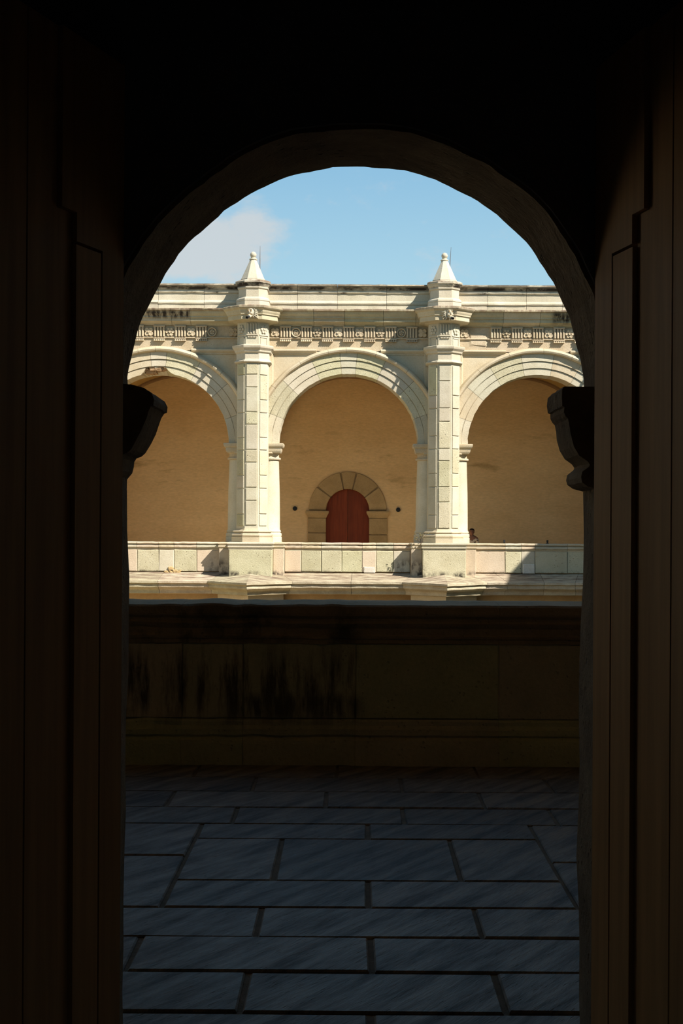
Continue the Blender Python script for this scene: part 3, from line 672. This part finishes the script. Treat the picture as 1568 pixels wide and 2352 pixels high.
for px, tl, lb in ((PX[1]+0.145, 0.0, 'thin lightning rod behind the left finial'), (PX[2]+0.14, 0.05, 'thin lightning rod, slightly leaning, behind the right finial')):
    t = thing('lightning_rod', lb, 'rod', (px, YA-0.02, 7.85), 0, 'lightning rods')
    MB().tube([(0, 0, 0), (tl*0.6, 0, 0.7), (tl, 0, 1.03)], [0.013, 0.011, 0.004], 6).build('rod', 'rod', t)
    MB().lathe([(0.05, 0.0), (0.05, 0.02), (0.02, 0.05)], n=10).build('foot', 'rod', t)

def make_spout(px, turn, lb):
    t = thing('water_spout', lb, 'spout', (px, YA-0.975, 6.98), turn, 'lion faced water spouts')
    hd = MB().ball((0, 0.0, 0.02), 0.105, 14, 10, (0.86, 0.75, 1.1))
    hd = hd.build('face', 'cream', t, smooth=True)
    for s in (-1, 1):
        MB().ball((s*0.038, -0.066, 0.045), 0.023, 8, 6).build('eye', 'joint', hd, smooth=True)
        MB().ball((s*0.036, -0.062, 0.080), 0.026, 8, 6, (1.4, 0.6, 0.45)).build('brow', 'cream', hd, smooth=True)
        MB().ball((s*0.045, -0.058, -0.03), 0.035, 8, 6, (1, 0.7, 0.8)).build('cheek', 'cream', hd, smooth=True)
        MB().ball((s*0.095, 0.0, 0.10), 0.032, 8, 6, (0.8, 0.6, 1.2)).build('ear', 'cream', hd, smooth=True)
    MB().ball((0, -0.088, 0.01), 0.024, 8, 6, (0.9, 0.8, 1.6)).build('nose', 'cream', hd, smooth=True)
    MB().ball((0, -0.072, -0.058), 0.045, 10, 6, (1.25, 0.6, 0.3)).build('mouth', 'surround', hd, smooth=True)
    for k in range(20):
        a = radians(-72 + k*324/19) + pi/2 - radians(90) 
        a = radians(-58 + 296*k/19)
        c, s_ = cos(a), sin(a)
        pts = [(0.085*c, 0.03, 0.02+0.105*s_), (0.135*c, 0.015, 0.02+0.15*s_), ((0.185+0.02*(k % 2))*c, 0.05, 0.02+(0.19+0.02*(k % 2))*s_)]
        MB().tube(pts, [0.020, 0.022, 0.005], 6).build('mane_lock', 'cream', t, smooth=True)
    MB().box(-0.16, 0.16, 0.05, 0.30, -0.14, 0.16).build('back_block', 'cornice', t)
    MB().tube([(0, 0.05, -0.05), (0, -0.08, -0.10), (0, -0.13, -0.125)], [0.05, 0.046, 0.044], 12).build('snout', 'cream', t, smooth=True)
    n = 12; rg = []
    A = Vector((0, -0.10, -0.118)); B = Vector((0, -0.23, -0.155)); d = (B-A).normalized(); u = Vector((1, 0, 0)); w = d.cross(u)
    for p_, r in ((A, 0.030), (B, 0.034), (B, 0.022), (A+d*0.02, 0.02)):
        rg.append([tuple(p_+(u*cos(2*pi*i/n)+w*sin(2*pi*i/n))*r) for i in range(n)])
    MB().rings(rg).build('pipe', 'iron', t, smooth=True)
    return t
make_spout(PX[1]-0.02, radians(-22), 'lion faced water spout on the left pillar, turned left')
make_spout(PX[2]+0.10, radians(18), 'lion faced water spout on the right pillar, turned right')
o = make_spout(PX[3]+0.05, radians(5), 'lion faced water spout on the outer pillar'); o['kind'] = 'structure'

# ================================================================== FAR PARAPETS
YP = 37.30
STN = {0: ([290, 315, 365, 400, 452, 507], ['pink', 'pitted', 'cream', 'pitted', 'pink']),
       1: ([646, 692, 738, 785, 832, 864, 904, 944], ['pink', 'pitted', 'pitted', 'pitted', 'pink', 'pitted', 'cream']),
       2: ([1087, 1160, 1197, 1229, 1303, 1342], ['pink', 'pitted', 'cream', 'pitted', 'pitted'])}
PLB = ('stone parapet of the left arch, base stone crumbling', 'stone parapet of the middle arch in front of the red door', 'stone parapet of the right arch, half in shadow')
for bi in range(3):
    pxs, mts = STN[bi]; xs = [px2x(p, YP) for p in pxs]; xs[0] = CX[bi]-1.645; xs[-1] = CX[bi]+1.645
    t = thing('parapet', PLB[bi], 'parapet', (0, 0, 0), 0, 'parapets of the far gallery')
    xs2 = xs
    MB().box(xs2[0]+0.002, xs2[-1]-0.002, YP+0.06, YP+0.46, 0.0, 1.0).build('core', 'joint', t)
    random.seed(bi+20)
    for k in range(len(mts)):
        a, b = xs2[k]+0.004, xs2[k+1]-0.004
        MB().boss(a, b, YP+random.uniform(-0.012, 0.008), YP+0.08, 0.298, 0.855, 0.012, 0.006).jitter(0.006, 7, k).build('stone', mts[k], t)
        MB().boss(a-0.003, b+0.003, YP+0.01, YP+0.08, 0.857, 0.895, 0.006, 0.002).build('upper_course', 'warm', t)
        prof = [(0.012, 0.895), (0.012, 0.905), (-0.02, 0.918), (-0.035, 0.93), (-0.035, 0.975), (-0.02, 0.985), (0.015, 0.99), (0.015, 1.005), (-0.03, 1.012), (-0.05, 1.025), (-0.05, 1.05), (-0.035, 1.062), (0.2, 1.068), (0.46, 1.062), (0.46, 0.895)]
        n = 6; rg = []
        for i in range(n+1):
            x = a+(b-a)*i/n; rg.append([(x, YP+y+0.014*noise.noise(Vector((x*9, z*12, bi))), z+0.008*noise.noise(Vector((x*8, z*9, 7)))) for y, z in prof])
        MB().rings(rg).build('coping_stone', random.choice(('cream', 'warm', 'pink', 'cream')), t)
    if bi == 1:
        xa, xb = px2x(836, YP), px2x(861, YP); MB().boss(xa, xb, YP-0.02, YP+0.05, 0.28, 0.44, 0.012, 0.008).build('mortar_patch', 'pale', t, label='white mortar patch')
    if bi == 2:
        xa, xb = px2x(1201, YP), px2x(1228, YP); MB().boss(xa, xb, YP-0.02, YP+0.05, 0.28, 0.53, 0.012, 0.008).build('mortar_patch', 'pale', t, label='pale mortar patch')
    if bi == 0:
        mb = MB(); c = px2x(396, YP)
        for k in range(14):
            x = c+random.uniform(-0.22, 0.22); h = 0.20*(1-abs(x-c)/0.26); z = 0.27+random.uniform(0, h); q = random.uniform(0.025, 0.06)
            mb.boss(x-q, x+q, YP-0.035-random.uniform(0, 0.015), YP+0.02, z-q*0.6, z+q*0.6, 0.015, 0.012)
        o = mb.build('crumbled_stone', 'surround', t); o['kind'] = 'stuff'
# little black posts on the right parapet
for px, lb in ((1158, 'small black lamp stub on the right parapet, the one nearer the pillar'), (1257, 'small black lamp stub on the right parapet, the one farther from the pillar')):
    x = px2x(px, YP+0.3); t = thing('lamp_stub', lb, 'lamp', (x, YP+0.3, 1.065), 0, 'black lamp stubs on the parapet')
    MB().lathe([(0.045, 0), (0.045, 0.012), (0.018, 0.015), (0.018, 0.035)], n=12).build('foot', 'iron', t)
    MB().boss(-0.024, 0.024, -0.024, 0.024, 0.03, 0.095, 0.006).build('housing', 'iron', t)

# ================================================================== FAR DOORWAY
t = thing('door_surround', 'tan stone arched door surround around the red brown door', 'door surround', (DC, YB, 0))
ang = (0, 38, 77, 101, 142, 180)
for k in range(5):
    a0, a1 = radians(ang[k])+0.026, radians(ang[k+1])-0.026; n = 10; rg = []
    for i in range(n+1):
        a = a0+(a1-a0)*i/n
        rg.append([(r*cos(a), y, DSP+r*sin(a)) for r, y in ((DR, 0.22), (DR, -0.025), (DR+0.02, -0.045), (1.14, -0.045), (1.155, -0.03), (1.155, 0.05))])
    MB().rings(rg).build('voussoir', 'surround', t)
rg = [[(r*cos(pi*i/40), y, DSP+r*sin(pi*i/40)) for r, y in ((DR+0.01, 0.02), (DR+0.01, -0.022), (1.14, -0.022), (1.14, 0.02))] for i in range(41)]
MB().rings(rg).build('joint_mortar', 'joint', t)
for s in (-1, 1):
    zz = (0.0, 0.62, 1.29 if s < 0 else 1.24, 1.735)
    for k in range(3):
        xa, xb = sorted((s*DR, s*1.18)); MB().boss(xa, xb, -0.05, 0.22, zz[k]+0.014, zz[k+1]-0.014, 0.01, 0.003).build('jamb_block', 'surround', t)
    xa, xb = sorted((s*(DR+0.02), s*1.17)); MB().box(xa, xb, -0.03, 0.2, 0, 1.74).build('jamb_mortar', 'joint', t)
    xa, xb = sorted((s*(DR-0.005), s*1.17)); r_ = [(xa, 0.2), (xa, -0.05), (xb, -0.05), (xb, 0.2)]
    MB().loft(r_, [(0.0, 1.735), (0.012, 1.75), (0.015, 1.77), (0.035, 1.81), (0.065, 1.86), (0.075, 1.89), (0.075, 1.93), (0.06, 1.945)]).build('impost', 'surround', t)
dr = thing('door_far', 'red brown double plank door under the stone arch', 'door', (DC, YB+0.14, 0)); dr.name = 'door_1'
random.seed(5)
for s in (-1, 1):
    xs = [0.006, 0.155, 0.31, 0.475, 0.64]
    leaf = MB().prism_y([(s*0.006, 0.02)] + [(s*x, DSP+sqrt(max(DR*DR-x*x, 0.0004))-0.004) for x in [0.006+0.0317*i for i in range(21)]] + [(s*0.638, 0.02)], 0.02, 0.06).build('door_leaf', 'red', dr)
    for k in range(4):
        a, b = xs[k]+0.0015, xs[k+1]-0.0015
        top = [(s*(a+(b-a)*i/6), DSP+sqrt(max(DR*DR-(a+(b-a)*i/6)**2, 0.0005))-0.006) for i in range(7)]
        MB().prism_y([(s*a, 0.03)]+top+[(s*b, 0.03)], 0.0+0.003*(k % 2), 0.03).build('plank', 'red', leaf)
for px, py, lb in ((677, 1168, 'round black wall lamp left of the red door'), (914, 1171, 'round black wall lamp right of the red door')):
    x = px2x(px, YB); z = 1.6-(py-1200-(px-812)*0.0056)*YB/F
    t = thing('wall_lamp', lb, 'lamp', (x, YB, z), 0, 'round black wall lamps')
    n = 20; MB().rings([[(r*cos(2*pi*i/n), y, r*sin(2*pi*i/n)) for i in range(n)] for r, y in ((0.066, 0.0), (0.066, -0.05), (0.058, -0.06))]).build('housing', 'iron', t, smooth=True)
    MB().rings([[(r*cos(2*pi*i/n), y, r*sin(2*pi*i/n)) for i in range(n)] for r, y in ((0.05, -0.055), (0.048, -0.066), (0.02, -0.07))]).build('lens', 'iron', t, smooth=True)

# ================================================================== DRY WEED by the right pillar base
random.seed(11)
x0 = px2x(966, 36.9)
t = thing('dry_weed', 'dry dark weed growing at the left foot of the right pillar', 'weed', (x0, 36.78, 1.066))
for k in range(9):
    a = random.uniform(-1.2, 1.2); h = random.uniform(0.1, 0.27); w = a*0.12
    MB().tube([(0.02*a, 0, 0), (w*0.6, random.uniform(-.02, .02), h*0.6), (w*1.3, random.uniform(-.03, .03), h)], [0.006, 0.005, 0.002], 5).build('twig', 'twig', t)
    MB().ball((w*1.3, 0, h), 0.02, 6, 4, (1.4, 0.5, 0.7)).build('dry_leaf', 'dryleaf', t)
    MB().ball((w*0.8, 0, h*0.65), 0.018, 6, 4, (1.2, 0.5, 0.6)).build('dry_leaf', 'dryleaf', t)

# ================================================================== PERSON behind the right parapet
def skinned(name, pts, edges, rad, mat, parent, sub=2, root=0):
    me = bpy.data.meshes.new(name); me.from_pydata(pts, edges, [])
    o = bpy.data.objects.new(name, me); COL.objects.link(o); o.parent = parent
    sk = o.modifiers.new('skin', 'SKIN'); sk.use_smooth_shade = True
    if not me.skin_vertices: 
        bpy.context.view_layer.objects.active = o
    for i, v in enumerate(me.skin_vertices[0].data):
        r = rad[i]; v.radius = r if isinstance(r, tuple) else (r, r); v.use_root = (i == root)
    sb = o.modifiers.new('sub', 'SUBSURF'); sb.levels = sub; sb.render_levels = sub
    me.materials.append(M[mat]); return o
pz = 1.45/1.66
P = thing('person', 'person with short dark hair and patterned top standing behind the right parapet', 'person', (px2x(1083.5, 40.7), 40.7, 0), radians(-8))
k = pz
pts = [(0,0,.92),(0,.0,1.10),(0,.0,1.28),(0,-.005,1.38),(0,-.015,1.455),(0,-.03,1.53),
       (.09,0,.88),(.095,-.01,.48),(.095,.02,.09),(.10,-.12,.035),(-.09,0,.88),(-.095,-.01,.48),(-.095,.02,.09),(-.10,-.12,.035),
       (.165,0,1.34),(.20,.0,1.08),(.18,-.13,.90),(.165,-.19,.83),(-.165,0,1.34),(-.20,.0,1.08),(-.18,-.13,.90),(-.165,-.19,.83)]
edg = [(0,1),(1,2),(2,3),(3,4),(4,5),(0,6),(6,7),(7,8),(8,9),(0,10),(10,11),(11,12),(12,13),(3,14),(14,15),(15,16),(16,17),(3,18),(18,19),(19,20),(20,21)]
rad = [(.13,.10),(.115,.085),(.14,.095),(.09,.07),.048,.052, .085,.06,.04,.03,.085,.06,.04,.03, .055,.045,.032,.026,.055,.045,.032,.026]
body = skinned('body', [(x*k, y*k, z*k) for x, y, z in pts], edg, [tuple(q*k for q in r) if isinstance(r, tuple) else r*k for r in rad], 'skin', P)
def headrings():
    rg = []
    for (z, wx, yf, yb) in ((1.435,.028,-.075,-.02),(1.45,.045,-.092,0.0),(1.475,.058,-.098,.03),(1.505,.067,-.097,.065),(1.54,.072,-.094,.085),(1.575,.075,-.09,.092),(1.61,.072,-.08,.085),(1.635,.058,-.06,.065),(1.652,.03,-.03,.035)):
        rg.append([(wx*cos(2*pi*i/20), (yf+yb)/2-0.015+(yb-yf)/2*sin(2*pi*i/20), z) for i in range(20)])
    return rg
hd = MB().rings(headrings()); hd.v = [(x*k, y*k, z*k) for x, y, z in hd.v]; hd = hd.build('head', 'skin', P, smooth=True)
def hb(nm, c, r, sc, mt): 
    b = MB().ball(c, r, 10, 8, sc); b.v = [(x*k, y*k, z*k) for x, y, z in b.v]; return b.build(nm, mt, hd, smooth=True)
for s in (-1, 1):
    hb('eye', (s*.03, -.100, 1.552), .010, (1.4, .6, .7), 'eye'); hb('eyebrow', (s*.031, -.103, 1.572), .012, (1.6, .5, .35), 'hair'); hb('ear', (s*.075, 0, 1.54), .024, (.4, .7, 1.2), 'skin')
hb('nose', (0, -.113, 1.525), .016, (.8, .9, 1.5), 'skin'); hb('mouth', (0, -.108, 1.482), .02, (1.2, .4, .35), 'lip')
hr = MB(); rg = []
for (z, wx, yf, yb) in ((1.50,.072,.03,.085),(1.54,.081,.0,.10),(1.585,.085,-.055,.105),(1.61,.083,-.095,.10),(1.64,.068,-.075,.08),(1.66,.035,-.035,.042)):
    rg.append([(wx*cos(2*pi*i/20), (yf+yb)/2-0.015+(yb-yf)/2*sin(2*pi*i/20), z) for i in range(20)])
hr.rings(rg); hr.v = [(x*k, y*k, z*k) for x, y, z in hr.v]; hr.build('hair', 'hair', hd, smooth=True)
spts = [(0,0,.90),(0,0,1.10),(0,0,1.27),(0,0,1.345),(.16,0,1.325),(.20,0,1.12),(-.16,0,1.325),(-.20,0,1.12)]
skinned('blouse', [(x*k, y*k, z*k) for x, y, z in spts], [(0,1),(1,2),(2,3),(3,4),(4,5),(3,6),(6,7)], [tuple(q*k for q in r) for r in [(.15,.12),(.135,.105),(.16,.115),(.115,.088),(.07,.07),(.06,.06),(.07,.07),(.06,.06)]], 'shirt', P)
tp = [(0,0,.94),(0,0,.88),(.092,0,.84),(.096,-.01,.48),(.096,.02,.12),(-.092,0,.84),(-.096,-.01,.48),(-.096,.02,.12)]
skinned('trousers', [(x*k, y*k, z*k) for x, y, z in tp], [(0,1),(1,2),(2,3),(3,4),(1,5),(5,6),(6,7)], [tuple(q*k for q in r) for r in [(.135,.11),(.14,.115),(.10,.10),(.075,.075),(.06,.06),(.10,.10),(.075,.075),(.06,.06)]], 'trousers', P)

# ================================================================== NEAR WING: room, doorway, corridor, near arcade
YR, YC = 3.96, 4.40        # room side and corridor side of the doorway wall
ASP, AR = 1.997, 0.702
fw = MB(); arch_panel(fw, -2.6, 2.6, 0, 4.4, 0.003, ASP, AR, YR, YC, n=90, wob=0.012)
wall_front = struct(fw.build('wall_front', 'jamb'))
# plaster facing on the room side (leaves the dressed stone of the arch bare)
fp = MB(); arch_panel(fp, -2.6, 2.6, 0, 4.4, 0.003, ASP, AR+0.012, YR-0.02, YR, n=60, wob=0.01)
fp.build('plaster_facing', 'room', wall_front)
# imposts
def impost(s, worn):
    prof = [(0.712, 1.70), (0.682, 1.708), (0.664, 1.72), (0.660, 1.735), (0.664, 1.752), (0.684, 1.768), (0.686, 1.775), (0.678, 1.785), (0.655, 1.80), (0.64, 1.825), (0.630, 1.86), (0.626, 1.885), (0.622, 1.905), (0.615, 1.913), (0.610, 1.925), (0.611, 1.94), (0.604, 1.943), (0.602, 1.965), (0.603, 1.99), (0.61, 1.999), (0.74, 1.999), (0.74, 1.70)]
    if worn: prof = [(0.712, 1.72), (0.70, 1.735), (0.688, 1.75), (0.684, 1.77), (0.684, 1.785), (0.677, 1.795), (0.662, 1.80), (0.650, 1.81), (0.632, 1.84), (0.618, 1.87), (0.606, 1.90), (0.60, 1.92), (0.592, 1.935), (0.584, 1.938), (0.582, 1.955), (0.590, 1.972), (0.612, 1.988), (0.65, 1.998), (0.74, 2.004), (0.74, 1.72)]
    rg = []
    for i in range(7):
        y = 4.14 + (4.43-4.14)*i/6
        rg.append([(s*(x+0.006*noise.noise(Vector((y*14, z*14, s)))), y, z+0.004*noise.noise(Vector((y*12, z*20, 3)))) for x, z in prof])
    return MB().rings(rg)
impost(1, False).build('impost', 'jamb', wall_front, label='stone impost with curved underside at the right springing')
impost(-1, True).build('impost', 'jamb', wall_front, label='worn stone impost with rounded corner at the left springing')
# room shell
struct(MB().box(-2.7, 2.7, -3.2, YC-0.06, -0.3, -0.035).build('floor_room', 'room'))
struct(MB().box(-2.7, -2.6, -3.2, YR, 0, 4.4).build('wall_left', 'room'))
struct(MB().box(2.6, 2.7, -3.2, YR, 0, 4.4).build('wall_right', 'room'))
struct(MB().box(-2.7, 2.7, -3.3, -3.2, 0, 4.4).build('wall_back', 'room'))
struct(MB().box(-2.8, 2.8, -3.3, YC, 4.4, 4.6).build('ceiling', 'room'))

# wooden door leaves, folded back into the room
def door_leaf(name, loc, ang_, s, label):
    t = thing(name, label, 'door', loc, ang_, 'open wooden door leaves'); t['kind'] = 'structure'
    T = 0.055
    def pr(poly, y0, y1, nm):
        mb = MB().prism_y(poly, s*y0, s*y1); return mb.build(nm, 'leaf', t)
    zt = 2.86
    pr([(0, 0.02), (0.122, 0.02), (0.122, 2.325), (0.262, 2.325), (0.262, 2.40), (0.338, 2.40), (0.338, zt), (0, zt)], 0, T, 'hinge_stile')
    pr([(0.128, 0.14), (0.262, 0.14), (0.262, 2.317), (0.128, 2.317)], 0.0015, T, 'inner_panel')
    pr([(0.128, 0.02), (0.262, 0.02), (0.262, 0.133), (0.128, 0.133)], 0, T, 'bottom_rail')
    pr([(0.264, 0.02), (0.479, 0.02), (0.479, zt), (0.340, zt), (0.340, 2.398), (0.264, 2.398)], 0.0145, T, 'board')
    pr([(0.484, 0.02), (0.70, 0.02), (0.70, zt), (0.484, zt)], 0.016, T, 'board')
    for z in (0.55, 2.2):
        MB().box(0.02, 0.66, s*T*1.0 if s > 0 else s*(T+0.012), s*(T+0.012) if s > 0 else s*T, z, z+0.05).build('iron_strap', 'iron', t)
    return t
door_leaf('door_2', (0.664, 3.935, 0), math.atan2(-0.981, 0.196), 1, 'brown panelled wooden door leaf standing open on the right')
door_leaf('door_3', (-0.640, 3.935, 0), math.atan2(-0.951, -0.309), -1, 'dark panelled wooden door leaf standing open on the left')

# corridor floor of flagstones
fl = struct(MB().box(-2.66, 2.4, 4.10, 10.0, -0.30, -0.012).build('floor', 'mortar'))
G = 0.010
def flag(x0, x1, y0, y1):
    r = lambda: random.uniform(-0.003, 0.003); h = random.uniform(-0.002, 0.002); b = 0.006
    x0 += G; x1 -= G; y0 += G*1.1; y1 -= G*1.1
    A = [(x0+r(), y0+r()), (x1+r(), y0+r()), (x1+r(), y1+r()), (x0+r(), y1+r())]
    def ring(d, z): return [(p[0]+d*(1 if i in (0, 3) else -1), p[1]+d*(1 if i < 2 else -1), z+h+0.0015*math.sin(p[0]*9+p[1]*5)) for i, p in enumerate(A)]
    MB().rings([ring(0, -0.05), ring(0, -0.007), ring(b, 0)]).build('flagstone', 'flag', fl)
random.seed(12)
L_, R_ = -0.793, 0.942
W0, W1 = -2.64, 2.38
rows = [(4.20, 4.646, [W0, -1.7, L_-0.02, 0.065, R_, 1.7, W1]), (4.646, 5.065, [W0, -1.25, -0.364, 0.509, 1.5, W1]), (5.065, 5.49, [W0, -1.7, -0.808, 0.0726, R_+0.02, 1.8, W1]),
        (5.49, 5.913, [W0, -1.3, -0.370, 0.508, 1.4, W1]), (5.913, 6.355, [L_, 0.071, R_]), (6.355, 7.19, [L_, -0.351, 0.4916, R_]), (7.19, 7.545, [L_, 0.081, R_]),
        (5.913, 6.815, [W0, -1.7, L_]), (6.815, 7.545, [W0, -1.5, L_]), (5.913, 6.727, [R_, 1.6, W1]), (6.727, 7.545, [R_, 1.8, W1]),
        (7.545, 7.98, [W0, -1.55, -0.64, 0.28, 1.1, 1.8, W1]), (7.98, 8.45, [W0, -1.9, -1.05, -0.15, 0.75, 1.6, W1]), (8.45, 8.92, [W0, -1.5, -0.6, 0.3, 1.2, W1]), (8.92, 9.42, [W0, -1.8, -1.0, -0.1, 0.8, 1.7, W1])]
for y0, y1, xs in rows:
    for a, b in zip(xs[:-1], xs[1:]): flag(a, b, y0, y1)

# near parapet
YN = 9.39
t = thing('parapet', 'shaded stained stone parapet just beyond the doorway floor', 'parapet', (0, 0, 0), 0, None)
MB().box(-2.05, 1.75, YN+0.03, YN+0.50, 0.0, 1.056).build('core', 'joint', t)
def npx(px): return (px-812)/F*YN
jx = [-2.0, npx(420), npx(560), npx(818), npx(1147), 1.68]
NP = [(0.0, 0.80), (0.0, 0.825), (-0.012, 0.835), (-0.016, 0.85), (-0.005, 0.862), (-0.005, 0.90), (-0.02, 0.915), (-0.032, 0.935), (-0.022, 0.95), (-0.022, 0.965), (-0.045, 0.985), (-0.05, 1.0), (-0.05, 1.045), (-0.04, 1.058), (0.25, 1.068), (0.52, 1.06), (0.52, 0.80)]
NB = [(0.06, 0.0), (0.06, 0.30), (0.0, 0.30), (-0.01, 0.285), (-0.01, 0.26), (-0.03, 0.235), (-0.03, 0.20), (-0.015, 0.185), (-0.045, 0.165), (-0.05, 0.14), (-0.05, 0.0)]
random.seed(31)
for k in range(5):
    a, b = jx[k]+0.0008, jx[k+1]-0.0008; worn = 0.018 if k < 3 else 0.005
    for prof, nm, mt in ((NP, 'coping_stone', 'near_top'), (NB, 'base_stone', 'near')):
        n = max(4, int((b-a)/0.05)); rg = []
        for i in range(n+1):
            x = a+(b-a)*i/n
            rg.append([(x, YN+y+worn*noise.noise(Vector((x*6, z*9, k)))*(1.4 if y < -0.03 else 1), z+worn*0.6*noise.noise(Vector((x*7, z*6, 9)))) for y, z in prof])
        MB().rings(rg).build(nm, mt, t)
    MB().boss(a, b, YN+0.006+0.004*(k % 2), YN+0.06, 0.302, 0.798, 0.008, 0.003).build('panel_stone', 'near', t)
# near arcade wall (above and beside the view), near roof and ceiling
na = struct_empty('wall_arcade_near')
for cx in CX:
    mb = MB(); arch_panel(mb, cx-BAY/2, cx+BAY/2, 0, 7.84, cx, SPR, RI, 9.42, 10.02, n=40); mb.build('arch_bay', 'cream', na)
for cx in (CX[0], CX[2]): MB().box(cx-RI-0.05, cx+RI+0.05, 9.45, 9.95, -0.3, 1.05).build('side_parapet', 'near', na)
struct(MB().box(-7.8, 7.6, -3.4, 9.45, 6.0, 7.8).build('ceiling_corridor', 'corr'))
struct(MB().box(-7.9, -7.7, YR, 9.45, -0.3, 6.1).build('wall_corridor_left', 'corr')); struct(MB().box(7.4, 7.6, YR, 9.45, -0.3, 6.1).build('wall_corridor_right', 'corr'))
struct(MB().box(-7.8, -2.6, YR, YC, -0.3, 6.1).build('wall_corridor_inner_left', 'corr')); struct(MB().box(2.6, 7.6, YR, YC, -0.3, 6.1).build('wall_corridor_inner_right', 'corr'))
struct(MB().box(-2.6, 2.6, YR, YC, 4.4, 6.1).build('wall_corridor_inner_top', 'corr'))
struct(MB().box(-7.8, -2.66, YC, 10.0, -0.3, 0).build('floor_corridor_left', 'flag')); struct(MB().box(2.4, 7.6, YC, 10.0, -0.3, 0).build('floor_corridor_right', 'flag'))
struct(MB().box(-17.5, 11.6, 9.5, 10.0, -5.5, -0.28).build('wall_courtyard_near', 'cream'))
